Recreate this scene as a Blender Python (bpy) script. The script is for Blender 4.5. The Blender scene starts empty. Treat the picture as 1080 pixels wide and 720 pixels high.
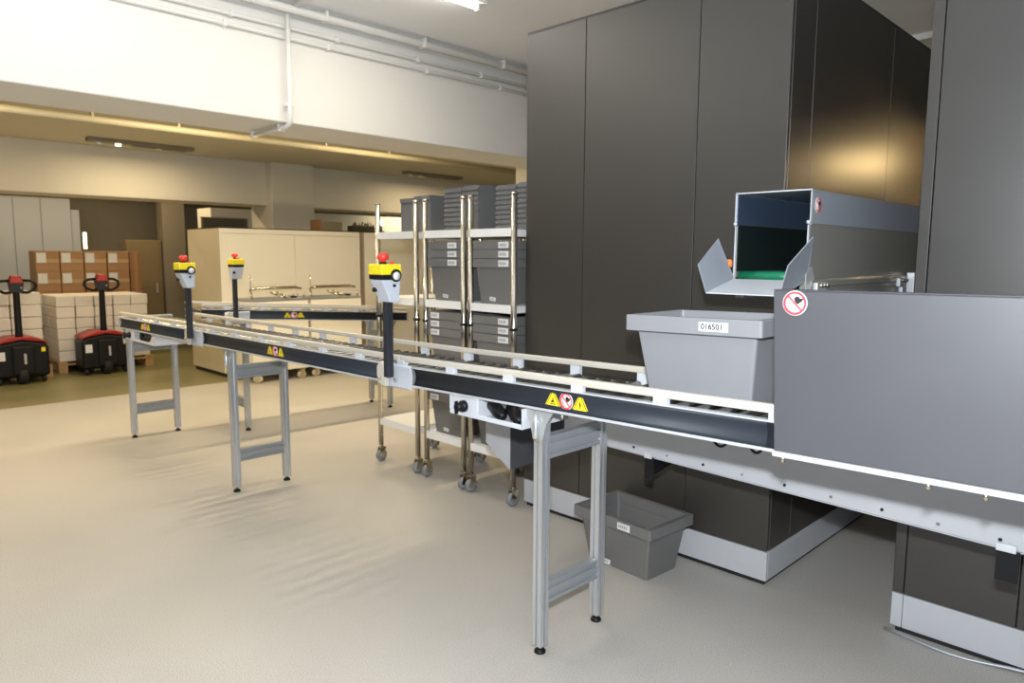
import bpy, bmesh, math, random
from mathutils import Matrix, Vector
random.seed(7)
PI = math.pi
scene = bpy.context.scene
C = scene.collection

# ------------------------------------------------------------------ camera
F_PX, PITCH, YAW, ROLL, CAM_H = 754.88, math.radians(6.7826), math.radians(45.2474), math.radians(0.3222), 1.5
fw0 = Vector((-math.cos(YAW), math.sin(YAW), 0)); rt0 = Vector((fw0.y, -fw0.x, 0)); up0 = Vector((0, 0, 1))
fwd = fw0 * math.cos(PITCH) - up0 * math.sin(PITCH); upv = up0 * math.cos(PITCH) + fw0 * math.sin(PITCH)
rgt = rt0 * math.cos(ROLL) + upv * math.sin(ROLL); up2 = upv * math.cos(ROLL) - rt0 * math.sin(ROLL)
cam_data = bpy.data.cameras.new('camera'); cam = bpy.data.objects.new('camera', cam_data); C.objects.link(cam)
M3 = Matrix((rgt, up2, -fwd)).transposed()
cam.matrix_world = Matrix.Translation((0, 0, CAM_H)) @ M3.to_4x4()
cam_data.sensor_width = 36; cam_data.sensor_fit = 'HORIZONTAL'; cam_data.lens = F_PX / 1080 * 36
cam_data.clip_start = 0.05
cam_data.dof.use_dof = True; cam_data.dof.focus_distance = 2.7; cam_data.dof.aperture_fstop = 4.0
scene.camera = cam

# ------------------------------------------------------------------ world, large lights, exposure
world = bpy.data.worlds.new('world'); scene.world = world; world.use_nodes = True
world.node_tree.nodes['Background'].inputs[0].default_value = (0.75, 0.85, 1.0, 1)
world.node_tree.nodes['Background'].inputs[1].default_value = 0.15
vs = scene.view_settings
vs.view_transform = 'Standard'; vs.look = 'None'; vs.gamma = 1; vs.use_curve_mapping = False
vs.exposure = 0.08
try: scene.display_settings.display_device = 'sRGB'
except Exception: pass

def area_light(name, loc, rot, sx, sy, power, color, parent=None, spread=PI):
    l = bpy.data.lights.new(name, 'AREA'); l.shape = 'RECTANGLE'; l.size = sx; l.size_y = sy
    l.energy = power; l.color = color; l.spread = spread
    o = bpy.data.objects.new(name, l); C.objects.link(o); o.location = loc; o.rotation_euler = rot
    if parent: o.parent = parent
    return o

# the photographer's flash on top of the camera
flash = area_light('camera_flash', (0, 0, 0), (0, 0, 0), 0.07, 0.045, 58, (0.93, 0.965, 1.0))
flash.matrix_world = Matrix.Translation(Vector((0, 0, CAM_H)) + up2 * 0.2 - fwd * 0.0) @ M3.to_4x4()

# its diffuser dome also throws light sideways and up to the ceiling
dome = bpy.data.lights.new('flash_dome', 'POINT'); dome.energy = 190; dome.color = (0.90, 0.95, 1.0); dome.shadow_soft_size = 0.04
dome_o = bpy.data.objects.new('flash_dome', dome); C.objects.link(dome_o); dome_o.location = flash.matrix_world.translation + Vector((0.03, -0.03, 0.03))

WARM = (1.0, 0.80, 0.50)
TUBE = (1.0, 0.87, 0.64)

# ------------------------------------------------------------------ materials
def mat(name, col, rough=0.5, metal=0.0, noise=0.0, nscale=40, bump=0.0, bscale=200, rvar=0.0, spec=None, coat=0.0, stretch=None):
    m = bpy.data.materials.new(name); m.use_nodes = True
    nt = m.node_tree; b = nt.nodes['Principled BSDF']
    b.inputs['Base Color'].default_value = (*col, 1); b.inputs['Roughness'].default_value = rough; b.inputs['Metallic'].default_value = metal
    if spec is not None: b.inputs['Specular IOR Level'].default_value = spec
    if coat: b.inputs['Coat Weight'].default_value = coat; b.inputs['Coat Roughness'].default_value = 0.45; b.inputs['Coat IOR'].default_value = 1.7
    if noise or bump or rvar:
        tc = nt.nodes.new('ShaderNodeTexCoord'); src = tc.outputs['Object']
        if stretch:
            mp = nt.nodes.new('ShaderNodeMapping'); mp.inputs['Scale'].default_value = stretch
            nt.links.new(src, mp.inputs[0]); src = mp.outputs[0]
    if noise or rvar:
        n = nt.nodes.new('ShaderNodeTexNoise'); n.inputs['Scale'].default_value = nscale; n.inputs['Detail'].default_value = 4
        nt.links.new(src, n.inputs['Vector'])
    if noise:
        mx = nt.nodes.new('ShaderNodeMix'); mx.data_type = 'RGBA'
        mx.inputs[6].default_value = (*[max(0, c * (1 - noise)) for c in col], 1)
        mx.inputs[7].default_value = (*[min(1, c * (1 + noise)) for c in col], 1)
        nt.links.new(n.outputs['Fac'], mx.inputs[0]); nt.links.new(mx.outputs[2], b.inputs['Base Color'])
    if rvar:
        mr = nt.nodes.new('ShaderNodeMapRange'); mr.inputs[3].default_value = max(0.02, rough - rvar); mr.inputs[4].default_value = rough + rvar
        nt.links.new(n.outputs['Fac'], mr.inputs[0]); nt.links.new(mr.outputs[0], b.inputs['Roughness'])
    if bump:
        n2 = nt.nodes.new('ShaderNodeTexNoise'); n2.inputs['Scale'].default_value = bscale; n2.inputs['Detail'].default_value = 2
        bp = nt.nodes.new('ShaderNodeBump'); bp.inputs['Strength'].default_value = bump; bp.inputs['Distance'].default_value = 0.002
        nt.links.new(src, n2.inputs['Vector']); nt.links.new(n2.outputs['Fac'], bp.inputs['Height']); nt.links.new(bp.outputs[0], b.inputs['Normal'])
    return m

def floor_mat(name, c1, c2, rough, speck=0.5):
    m = bpy.data.materials.new(name); m.use_nodes = True; nt = m.node_tree; b = nt.nodes['Principled BSDF']
    tc = nt.nodes.new('ShaderNodeTexCoord')
    n = nt.nodes.new('ShaderNodeTexNoise'); n.inputs['Scale'].default_value = 220; n.inputs['Detail'].default_value = 3
    big = nt.nodes.new('ShaderNodeTexNoise'); big.inputs['Scale'].default_value = 1.3; big.inputs['Detail'].default_value = 3
    for q in (n, big): nt.links.new(tc.outputs['Object'], q.inputs['Vector'])
    r = nt.nodes.new('ShaderNodeValToRGB'); r.color_ramp.elements[0].position = 0.36; r.color_ramp.elements[1].position = 0.60
    r.color_ramp.elements[0].color = (*c1, 1); r.color_ramp.elements[1].color = (*c2, 1)
    nt.links.new(n.outputs['Fac'], r.inputs[0])
    mx = nt.nodes.new('ShaderNodeMix'); mx.data_type = 'RGBA'; mx.blend_type = 'MULTIPLY'; mx.inputs[0].default_value = 0.25
    nt.links.new(r.outputs[0], mx.inputs[6]); nt.links.new(big.outputs['Fac'], mx.inputs[7]); nt.links.new(mx.outputs[2], b.inputs['Base Color'])
    mr = nt.nodes.new('ShaderNodeMapRange'); mr.inputs[3].default_value = rough - 0.06; mr.inputs[4].default_value = rough + 0.08
    nt.links.new(big.outputs['Fac'], mr.inputs[0]); nt.links.new(mr.outputs[0], b.inputs['Roughness'])
    bp = nt.nodes.new('ShaderNodeBump'); bp.inputs['Strength'].default_value = 0.08; bp.inputs['Distance'].default_value = 0.002
    nt.links.new(n.outputs['Fac'], bp.inputs['Height']); nt.links.new(bp.outputs[0], b.inputs['Normal'])
    return m

def glow(name, col, s):
    m = bpy.data.materials.new(name); m.use_nodes = True; b = m.node_tree.nodes['Principled BSDF']
    b.inputs['Base Color'].default_value = (*col, 1); b.inputs['Emission Color'].default_value = (*col, 1); b.inputs['Emission Strength'].default_value = s
    return m

M = dict(
    floor=floor_mat('beige_vinyl', (0.38, 0.36, 0.33), (0.56, 0.535, 0.495), 0.48),
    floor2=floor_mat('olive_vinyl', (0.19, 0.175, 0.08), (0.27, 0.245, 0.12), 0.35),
    white=mat('white_plaster', (0.80, 0.79, 0.76), 0.8, noise=0.03, nscale=3, bump=0.1, bscale=120),
    ceil=mat('ceiling_paint', (0.88, 0.90, 0.93), 0.85, noise=0.02, nscale=4),
    slate=mat('slate_blue_fill_tint', (0.28, 0.33, 0.42), 0.8, noise=0.03, nscale=3),  # unseen walls tinted darker and bluish to cool the fill light
    cream=mat('cream_paint', (0.66, 0.62, 0.52), 0.8, noise=0.03, nscale=3),
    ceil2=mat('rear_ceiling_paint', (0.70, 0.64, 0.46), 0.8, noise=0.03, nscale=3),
    grey_wall=mat('grey_wall_paint', (0.30, 0.28, 0.25), 0.8, noise=0.04, nscale=3),
    pipe=mat('white_painted_pipe', (0.78, 0.78, 0.76), 0.45, noise=0.03, nscale=20),
    pipe2=mat('cream_painted_pipe', (0.46, 0.41, 0.28), 0.45, noise=0.03, nscale=20),
    tower=mat('charcoal_laminate', (0.034, 0.030, 0.0255), 0.38, noise=0.06, nscale=6, bump=0.05, bscale=400, rvar=0.03, spec=0.6, coat=0.3),
    tower_edge=mat('charcoal_edging', (0.030, 0.028, 0.027), 0.4, noise=0.03, nscale=30),
    tower_in=mat('charcoal_core', (0.008, 0.008, 0.008), 0.7, noise=0.03, nscale=30),
    plinth=mat('light_grey_plinth', (0.48, 0.49, 0.51), 0.42, noise=0.04, nscale=10, rvar=0.05),
    guard=mat('grey_lacquered_sheet', (0.066, 0.067, 0.075), 0.42, noise=0.04, nscale=5, bump=0.05, bscale=500, rvar=0.03, spec=0.7),
    apron=mat('pale_powder_coat', (0.42, 0.43, 0.45), 0.5, noise=0.03, nscale=8, bump=0.04, bscale=500),
    beam=mat('blue_black_anodised', (0.020, 0.025, 0.034), 0.52, noise=0.08, nscale=12, rvar=0.06, spec=0.3),
    lip=mat('bright_aluminium', (0.62, 0.64, 0.67), 0.38, metal=0.35, noise=0.03, nscale=30),
    alu=mat('brushed_aluminium', (0.66, 0.68, 0.70), 0.33, metal=0.8, noise=0.06, nscale=60, stretch=(1, 1, 0.05), rvar=0.06),
    alud=mat('grey_anodised_bar', (0.36, 0.38, 0.40), 0.42, metal=0.5, noise=0.05, nscale=60),
    steel=mat('grey_steel_plate', (0.45, 0.46, 0.46), 0.45, metal=0.4, noise=0.05, nscale=20),
    chrome=mat('polished_chrome', (0.66, 0.60, 0.49), 0.14, metal=1.0, noise=0.02, nscale=20),
    cream_rail=mat('cream_guide_rail', (0.54, 0.51, 0.44), 0.35, noise=0.03, nscale=20),
    white_plastic=mat('white_plastic', (0.58, 0.60, 0.64), 0.4, noise=0.02, nscale=30),
    roller=mat('zinc_roller', (0.20, 0.20, 0.19), 0.22, metal=0.85, noise=0.06, nscale=30),
    roller_end=mat('roller_bearing', (0.30, 0.30, 0.29), 0.5, noise=0.05, nscale=60),
    black=mat('black_plastic', (0.007, 0.007, 0.008), 0.45, noise=0.1, nscale=40, spec=0.25),
    rubber=mat('black_rubber', (0.010, 0.010, 0.010), 0.7, noise=0.1, nscale=60),
    post=mat('black_post', (0.022, 0.024, 0.030), 0.5, noise=0.1, nscale=50),
    grey_head=mat('light_grey_casting', (0.50, 0.53, 0.59), 0.45, noise=0.03, nscale=30),
    yellow=mat('safety_yellow', (0.85, 0.68, 0.02), 0.4, noise=0.03, nscale=30),
    red=mat('signal_red', (0.75, 0.045, 0.035), 0.35, noise=0.05, nscale=30),
    truck_red=mat('truck_red', (0.32, 0.012, 0.010), 0.4, noise=0.08, nscale=12),
    sticker_red=mat('sticker_red', (0.78, 0.06, 0.08), 0.5, noise=0.02, nscale=30),
    sticker_white=mat('sticker_white', (0.70, 0.70, 0.70), 0.5, noise=0.01, nscale=30),
    ink=mat('printed_ink', (0.015, 0.015, 0.015), 0.6, noise=0.02, nscale=30),
    ink_grey=mat('faded_print', (0.25, 0.25, 0.25), 0.6, noise=0.02, nscale=30),
    tote=mat('grey_tote_plastic', (0.235, 0.24, 0.255), 0.45, noise=0.04, nscale=12, bump=0.06, bscale=300),
    tote_d=mat('dark_grey_tote_plastic', (0.155, 0.152, 0.148), 0.45, noise=0.04, nscale=12, bump=0.06, bscale=300),
    crate=mat('slate_crate_plastic', (0.135, 0.137, 0.14), 0.5, noise=0.06, nscale=14),
    chute_up=mat('blue_grey_steel', (0.36, 0.39, 0.44), 0.38, metal=0.25, noise=0.03, nscale=10),
    chute_low=mat('mill_finish_aluminium', (0.28, 0.27, 0.24), 0.35, metal=0.25, noise=0.05, nscale=20, stretch=(1, 0.05, 1)),
    belt=mat('green_belt', (0.004, 0.16, 0.075), 0.35, noise=0.05, nscale=30),
    inner_shade_blue=mat('navy_inner_shade', (0.045, 0.068, 0.11), 0.35, noise=0.04, nscale=10),  # this and the next colour stand in for shade inside the chute
    inner_shade_dark=mat('black_green_inner_shade', (0.010, 0.016, 0.016), 0.45, noise=0.05, nscale=10),
    wire_o=mat('orange_connector', (0.75, 0.22, 0.04), 0.5, noise=0.02, nscale=30),
    wire_b=mat('blue_connector', (0.05, 0.25, 0.60), 0.5, noise=0.02, nscale=30),
    cab=mat('cream_lacquer', (0.82, 0.78, 0.67), 0.45, noise=0.02, nscale=6),
    cab_side=mat('maple_veneer', (0.58, 0.50, 0.35), 0.5, noise=0.08, nscale=8, stretch=(4, 4, 0.3)),
    dark_gap=mat('near_black_paint', (0.02, 0.018, 0.015), 0.6, noise=0.05, nscale=20),  # near-black colour for boards, plinths and louvres
    shelf=mat('white_shelf', (0.82, 0.81, 0.78), 0.4, noise=0.02, nscale=20),
    wheel=mat('grey_wheel', (0.22, 0.23, 0.24), 0.5, noise=0.05, nscale=40),
    wheel_cream=mat('cream_wheel', (0.60, 0.53, 0.36), 0.5, noise=0.05, nscale=40),
    card=mat('brown_cardboard', (0.36, 0.20, 0.09), 0.6, noise=0.15, nscale=6, bump=0.1, bscale=60),
    card2=mat('kraft_cardboard', (0.28, 0.14, 0.055), 0.6, noise=0.15, nscale=6),
    tape=mat('brown_tape', (0.50, 0.34, 0.18), 0.25, noise=0.05, nscale=30),
    pack=mat('white_wrap', (0.72, 0.67, 0.60), 0.35, noise=0.06, nscale=14, bump=0.25, bscale=40),
    wood=mat('pallet_wood', (0.42, 0.25, 0.11), 0.7, noise=0.2, nscale=12, stretch=(0.3, 3, 3)),
    locker=mat('pale_grey_door', (0.38, 0.40, 0.42), 0.55, noise=0.02, nscale=8),
    brown_door=mat('brown_door', (0.17, 0.125, 0.06), 0.5, noise=0.1, nscale=6, stretch=(4, 4, 0.4)),
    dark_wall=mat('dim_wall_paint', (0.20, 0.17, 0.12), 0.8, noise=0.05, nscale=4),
    fixture=mat('grey_fixture', (0.22, 0.19, 0.12), 0.5, noise=0.05, nscale=20),
    plant=mat('dark_foliage', (0.05, 0.04, 0.02), 0.6, noise=0.2, nscale=60),
    tube_off=mat('opal_tube', (0.85, 0.85, 0.82), 0.3, noise=0.01, nscale=20),
    glass=mat('smoked_window', (0.35, 0.33, 0.28), 0.1, noise=0.02, nscale=20),
)
M['tube_on'] = glow('lit_tube', (1.0, 0.95, 0.85), 6.0)
M['lamp_on'] = glow('lit_lamp', (1.0, 0.85, 0.55), 3.0)

# ------------------------------------------------------------------ mesh helpers
class MB:
    def __init__(self): self.v = []; self.f = []; self.s = []; self.mi = []; self.cur = 0
    def add(self, vs_, fs_, smooth=False):
        o = len(self.v); self.v += [tuple(p) for p in vs_]
        for f in fs_: self.f.append([i + o for i in f]); self.s.append(smooth); self.mi.append(self.cur)
        return self
    def m(self, i): self.cur = i; return self
    def box(self, x0, x1, y0, y1, z0, z1):
        if x0 > x1: x0, x1 = x1, x0
        if y0 > y1: y0, y1 = y1, y0
        if z0 > z1: z0, z1 = z1, z0
        v = [(x0, y0, z0), (x1, y0, z0), (x1, y1, z0), (x0, y1, z0), (x0, y0, z1), (x1, y0, z1), (x1, y1, z1), (x0, y1, z1)]
        return self.add(v, [(3, 2, 1, 0), (4, 5, 6, 7), (0, 1, 5, 4), (1, 2, 6, 5), (2, 3, 7, 6), (3, 0, 4, 7)])
    def hexa(self, lo, hi):
        """eight corners: four lower (ccw) and four upper"""
        return self.add(list(lo) + list(hi), [(3, 2, 1, 0), (4, 5, 6, 7), (0, 1, 5, 4), (1, 2, 6, 5), (2, 3, 7, 6), (3, 0, 4, 7)])
    def prism(self, poly, a, b, axis='z', smooth=False):
        """extrude 2D polygon along axis from a to b; poly coords are the two other axes in order"""
        def P(p, t):
            if axis == 'z': return (p[0], p[1], t)
            if axis == 'y': return (p[0], t, p[1])
            return (t, p[0], p[1])
        n = len(poly)
        ar = sum(poly[i][0] * poly[(i + 1) % n][1] - poly[(i + 1) % n][0] * poly[i][1] for i in range(n))
        if axis == 'y': ar = -ar
        if ar < 0: poly = list(reversed(poly))
        if a > b: a, b = b, a
        v = [P(p, a) for p in poly] + [P(p, b) for p in poly]
        self.add(v, [tuple(reversed(range(n))), tuple(range(n, 2 * n))])
        o = len(self.v) - 2 * n
        for i in range(n):
            j = (i + 1) % n; self.f.append([o + i, o + j, o + n + j, o + n + i]); self.s.append(smooth); self.mi.append(self.cur)
        return self
    def tube(self, pts, r, n=10, cap=True):
        pts = [Vector(p) for p in pts]; rs = r if isinstance(r, (list, tuple)) else [r] * len(pts)
        rings = []; prev = None
        for i, p in enumerate(pts):
            t = (pts[min(i + 1, len(pts) - 1)] - pts[max(i - 1, 0)]).normalized()
            if prev is None:
                a = Vector((0, 0, 1)) if abs(t.z) < 0.9 else Vector((1, 0, 0))
                u = t.cross(a).normalized()
            else:
                u = (prev - t * prev.dot(t)).normalized()
            prev = u; w = t.cross(u)
            rings.append([p + (u * math.cos(2 * PI * k / n) + w * math.sin(2 * PI * k / n)) * rs[i] for k in range(n)])
        v = [q for rg in rings for q in rg]; fs = []
        for i in range(len(pts) - 1):
            for k in range(n):
                k2 = (k + 1) % n; fs.append((i * n + k, i * n + k2, (i + 1) * n + k2, (i + 1) * n + k))
        self.add(v, fs, True)
        if cap:
            o = len(self.v) - len(v)
            self.f.append([o + k for k in reversed(range(n))]); self.s.append(False); self.mi.append(self.cur)
            self.f.append([o + (len(pts) - 1) * n + k for k in range(n)]); self.s.append(False); self.mi.append(self.cur)
        return self
    def lathe(self, prof, origin=(0, 0, 0), axis='z', n=16):
        """prof list of (r, t) along axis"""
        v = []; fs = []
        for r, t in prof:
            for k in range(n):
                a = 2 * PI * k / n; c, s = r * math.cos(a), r * math.sin(a)
                p = {'z': (c, s, t), 'y': (s, t, c), 'x': (t, c, s)}[axis]
                v.append((p[0] + origin[0], p[1] + origin[1], p[2] + origin[2]))
        for i in range(len(prof) - 1):
            for k in range(n):
                k2 = (k + 1) % n; fs.append((i * n + k, i * n + k2, (i + 1) * n + k2, (i + 1) * n + k))
        self.add(v, fs, True)
        o = len(self.v) - len(v)
        if prof[0][0] > 1e-5: self.f.append([o + k for k in reversed(range(n))]); self.s.append(False); self.mi.append(self.cur)
        if prof[-1][0] > 1e-5: self.f.append([o + (len(prof) - 1) * n + k for k in range(n)]); self.s.append(False); self.mi.append(self.cur)
        return self
    def mesh(self, name, mats):
        me = bpy.data.meshes.new(name); me.from_pydata(self.v, [], self.f); me.update()
        me.polygons.foreach_set('use_smooth', self.s); me.polygons.foreach_set('material_index', self.mi)
        for x in (mats if isinstance(mats, (list, tuple)) else [mats]): me.materials.append(M[x])
        return me
    def build(self, name, mats, parent=None, bevel=0.0, loc=None, seg=2):
        o = bpy.data.objects.new(name, self.mesh(name, mats)); C.objects.link(o)
        if parent: o.parent = parent
        if loc: o.location = loc
        if bevel:
            b = o.modifiers.new('bevel', 'BEVEL'); b.width = bevel; b.segments = seg; b.limit_method = 'ANGLE'; b.angle_limit = math.radians(50)
            b.harden_normals = False
        return o

def tag(o, label, cat, group=None, kind=None):
    o['label'] = label; o['category'] = cat
    if group: o['group'] = group
    if kind: o['kind'] = kind
    return o
def empty(name, loc, rz=0, label=None, cat=None, group=None):
    o = bpy.data.objects.new(name, None); C.objects.link(o); o.location = loc; o.rotation_euler = (0, 0, rz); o.empty_display_size = 0.1
    if label: tag(o, label, cat, group)
    return o
def copy_tree(o, parent=None):
    c = o.copy(); C.objects.link(c); c.parent = parent
    for ch in list(o.children): copy_tree(ch, c)
    return c
def struct(o, label, cat): return tag(o, label, cat, kind='structure')
def dup(src, parent, loc=None):
    c = src.copy(); C.objects.link(c); c.parent = parent
    if loc: c.location = loc
    return c

def text_mesh(txt, size):
    cu = bpy.data.curves.new('txt', 'FONT'); cu.body = txt; cu.size = size; cu.align_x = 'CENTER'; cu.align_y = 'CENTER'; cu.resolution_u = 3; cu.offset = size * 0.022
    o = bpy.data.objects.new('txt', cu); C.objects.link(o)
    dg = bpy.context.evaluated_depsgraph_get(); me = bpy.data.meshes.new_from_object(o.evaluated_get(dg))
    bpy.data.objects.remove(o); bpy.data.curves.remove(cu)
    return me
def add_text(parent, txt, size, loc, rot, m='ink'):
    me = text_mesh(txt, size); me.materials.clear(); me.materials.append(M[m])
    o = bpy.data.objects.new('printed_number', me); C.objects.link(o); o.parent = parent; o.location = loc; o.rotation_euler = rot
    return o

# ================================================================== THE ROOM
XL, XR, YN, YB = -13.0, 4.0, -4.5, 10.0
CZ, CZ2 = 3.36, 2.80
BX0, BX1, BZ = -5.82, -5.17, 2.50
def stru(name, mb, m, label, cat, bevel=0): return struct(mb.build(name, m, bevel=bevel), label, cat)
stru('floor', MB().box(-8.30, XR, YN, YB, -0.1, 0), 'floor', 'speckled beige vinyl floor of the sorting room', 'floor')
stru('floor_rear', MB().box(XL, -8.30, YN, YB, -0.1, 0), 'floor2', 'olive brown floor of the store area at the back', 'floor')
stru('ceiling', MB().box(BX1, XR, YN, YB, CZ, CZ + 0.1), 'ceil', 'pale grey ceiling over the sorting machine', 'ceiling')
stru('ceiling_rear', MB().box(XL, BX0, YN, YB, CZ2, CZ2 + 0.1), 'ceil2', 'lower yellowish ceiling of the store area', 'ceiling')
stru('wall_beam', MB().box(BX0, BX1, YN, YB, BZ, CZ + 0.1), 'white', 'deep white downstand beam crossing the room', 'beam', 0.01)
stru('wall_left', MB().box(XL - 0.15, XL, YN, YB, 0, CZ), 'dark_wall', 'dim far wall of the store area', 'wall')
stru('wall_right', MB().box(XR, XR + 0.15, YN, YB, 0, CZ), 'slate', 'unseen wall behind the machine cabinets, tinted slate blue for cool fill', 'wall')
stru('wall_back', MB().box(XL, XR, YB, YB + 0.15, 0, CZ), 'cream', 'cream wall closing the room behind the cabinets', 'wall')
stru('wall_front', MB().box(XL, XR, YN - 0.15, YN, 0, CZ), 'slate', 'unseen wall on the near side of the room, tinted slate blue for fill', 'wall')
# second beam, column and recess wall of the store area
stru('wall_rear_beam', MB().box(-10.35, -9.80, YN, YB, 2.20, CZ2), 'cream', 'cream beam under the low rear ceiling', 'beam', 0.008)
stru('wall_column', MB().box(-10.3, -9.64, 4.90, 5.56, 0, CZ2), 'cream', 'square cream column behind the long cupboard', 'column', 0.01)
stru('wall_recess', MB().box(-11.4, -10.9, 4.55, YB, 0, 2.20), 'cream', 'cream recess wall above the cupboards', 'wall')
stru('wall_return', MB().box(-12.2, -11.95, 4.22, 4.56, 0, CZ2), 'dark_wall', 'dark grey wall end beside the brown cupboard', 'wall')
stru('wall_pillar', MB().box(-6.45, -5.84, 6.55, 7.1, 0, CZ2), 'cream', 'cream pillar just left of the tall dark cabinet', 'column', 0.01)

# ventilation grille above the cupboard
vg = empty('ventilation_grille', (-10.89, 4.95, 1.84), 0, 'dark louvred ventilation grille on the recess wall above the cupboard', 'grille')

# ------------------------------------------------------------------ pipes on the beam and ceiling
def pipe(name, pts, r, m, label, clamps=(), rc=None):
    e = empty(name, pts[0], 0, label, 'pipe'); o = Vector(pts[0])
    MB().tube([Vector(p) - o for p in pts], r, 10).build('pipe_run', m, e)
    for c, ax in clamps:
        q = Vector(c) - o; w = rc or r * 1.35
        mb = MB()
        if ax == 'y': mb.box(q.x - w, q.x + w, q.y - 0.012, q.y + 0.012, q.z - w, q.z + w)
        elif ax == 'x': mb.box(q.x - 0.012, q.x + 0.012, q.y - w, q.y + w, q.z - w, q.z + w)
        else: mb.box(q.x - w, q.x + w, q.y - w, q.y + w, q.z - 0.012, q.z + 0.012)
        mb.build('pipe_clamp', m, e, 0.004)
    return e
pipe('corner_pipe', [(-5.06, YN + .05, 3.30), (-5.06, YB - .05, 3.30)], 0.030, 'pipe', 'thickest white pipe running along the ceiling corner of the beam',
     [((-5.06, y, 3.31), 'y') for y in (2.2, 3.05, 4.0, 4.95, 6.0)])
pipe('wall_pipe', [(-5.145, YN + .05, 3.19), (-5.145, YB - .05, 3.19)], 0.016, 'pipe', 'upper of the two thin white pipes on the beam face',
     [((-5.145, y, 3.19), 'y') for y in (2.35, 3.2, 4.0, 4.75)], 0.024)
pipe('wall_pipe', [(-5.145, YN + .05, 3.115), (-5.145, YB - .05, 3.115)], 0.016, 'pipe', 'lower of the two thin white pipes on the beam face',
     [((-5.145, y, 3.115), 'y') for y in (2.3, 3.12, 4.1, 5.0)], 0.024)
pipe('drop_pipe', [(-5.10, 2.76, 3.30), (-5.10, 2.76, 2.53), (-5.11, 2.76, 2.49), (-5.15, 2.76, 2.465), (-5.74, 2.76, 2.465)], 0.019, 'pipe',
     'white pipe dropping down the beam face and turning under it', [((-5.12, 2.76, 2.62), 'z'), ((-5.25, 2.76, 2.47), 'x'), ((-5.70, 2.76, 2.47), 'x')], 0.028)
pipe('ceiling_pipe', [(-5.06, 2.80, 3.33), (-2.0, 2.80, 3.33)], 0.018, 'pipe', 'thin white pipe leaving the corner across the front ceiling')
pipe('rear_pipe', [(-6.85, YN + .05, 2.62), (-6.85, YB - .05, 2.62)], 0.032, 'pipe2', 'cream pipe hung behind the white beam below the rear ceiling',
     [((-6.85, y, 2.66), 'y') for y in (1.9, 2.6, 3.3, 4.1, 4.9)], 0.022)

# ------------------------------------------------------------------ ceiling luminaires (front row runs parallel to the beam)
def tube_fixture(loc, label, power, side, L=1.5, color=TUBE):
    e = empty('fluorescent_fixture', loc, 0, label, 'ceiling light', 'fluorescent fixtures on the front ceiling')
    MB().box(-0.055, 0.055, -L / 2, L / 2, -0.05, 0).build('housing', 'pipe', e, 0.004)
    MB().tube([(0, -L / 2 + 0.05, -0.075), (0, L / 2 - 0.05, -0.075)], 0.013, 10).build('tube', 'tube_on' if power else 'tube_off', e)
    for s in (-1, 1): MB().box(-0.02, 0.02, s * (L / 2 - 0.05) - 0.012, s * (L / 2 - 0.05) + 0.012, -0.095, -0.05).build('tube_holder', 'pipe', e)
    if power:   # a bare tube shines down and to both sides
        area_light('tube_light', (0, 0, -0.10), (0, 0, 0), 0.03, L - 0.1, power, color, e)
        for s in (-1, 1): area_light('tube_light', (s * 0.04, 0, -0.075), (0, -s * PI / 2, 0), 0.03, L - 0.1, side, (1.0, 0.95, 0.85), e)
    return e
tube_fixture((-4.02, 2.98, CZ), 'fluorescent fixture whose end shows at the top edge of the picture', 20, 3)
for y, lb in ((1.3, 'nearest to the top left of the picture'), (-0.4, 'level with the camera'), (-2.1, 'farthest behind the camera')):
    tube_fixture((-4.02, y, CZ), 'fluorescent fixture beside the white beam, ' + lb, 2, 6.5)

def rear_fixture(y, label, power, lit=True):
    e = empty('strip_light', (-9.15, y, CZ2), 0, label, 'ceiling light', 'strip lights on the rear ceiling')
    MB().box(-0.06, 0.06, -0.58, 0.58, -0.045, 0).build('housing', 'fixture', e, 0.004)
    for k in (-0.46, -0.26): MB().lathe([(0.0, -0.075), (0.03, -0.07), (0.035, -0.045)], (0, k, 0), n=12).build('lamp_head', 'lamp_on' if (k > -0.3 and lit) else 'tube_off', e)
    for k in (0.02, 0.36): MB().box(-0.045, 0.045, k - 0.13, k + 0.13, -0.06, -0.045).build('lamp_cover', 'fixture', e, 0.003)
    area_light('strip_glow', (0, 0, -0.10), (0, 0, 0), 0.1, 1.1, power, WARM, e)
    return e
rear_fixture(3.05, 'rear strip light with small lit lamp above the cardboard boxes', 14)
rear_fixture(7.42, 'rear strip light above the shelf trolleys', 14, False)
for y, lb in ((0.2, 'just'), (-2.5, 'far')): rear_fixture(y, 'rear strip light %s beyond the left edge of the picture' % lb, 14)
# unseen nearer row added behind the beam to light the cupboard fronts
for y, lb in ((0.6, 'left'), (2.6, 'middle'), (4.6, 'right')):
    e = empty('strip_light', (-6.25, y, CZ2), 0, lb + ' one of three unseen strip lights added behind the white beam', 'ceiling light', 'added strip lights behind the beam')
    MB().box(-0.06, 0.06, -0.58, 0.58, -0.045, 0).build('housing', 'fixture', e, 0.004)
    area_light('strip_glow', (0, 0, -0.06), (0, 0, 0), 0.1, 1.1, 48, WARM, e)
for y, lb in ((2.2, 'left'), (3.7, 'right')):  # unseen lamps added to brighten the dark recess
    e = empty('strip_light', (-11.2, y, CZ2), 0, lb + ' unseen strip light added behind the cream beam above the cardboard boxes', 'ceiling light', 'added strip lights behind the beam')
    MB().box(-0.06, 0.06, -0.58, 0.58, -0.045, 0).build('housing', 'fixture', e, 0.004)
    area_light('strip_glow', (0, 0, -0.06), (0, 0, 0), 0.1, 1.1, 22, WARM, e)

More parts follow.
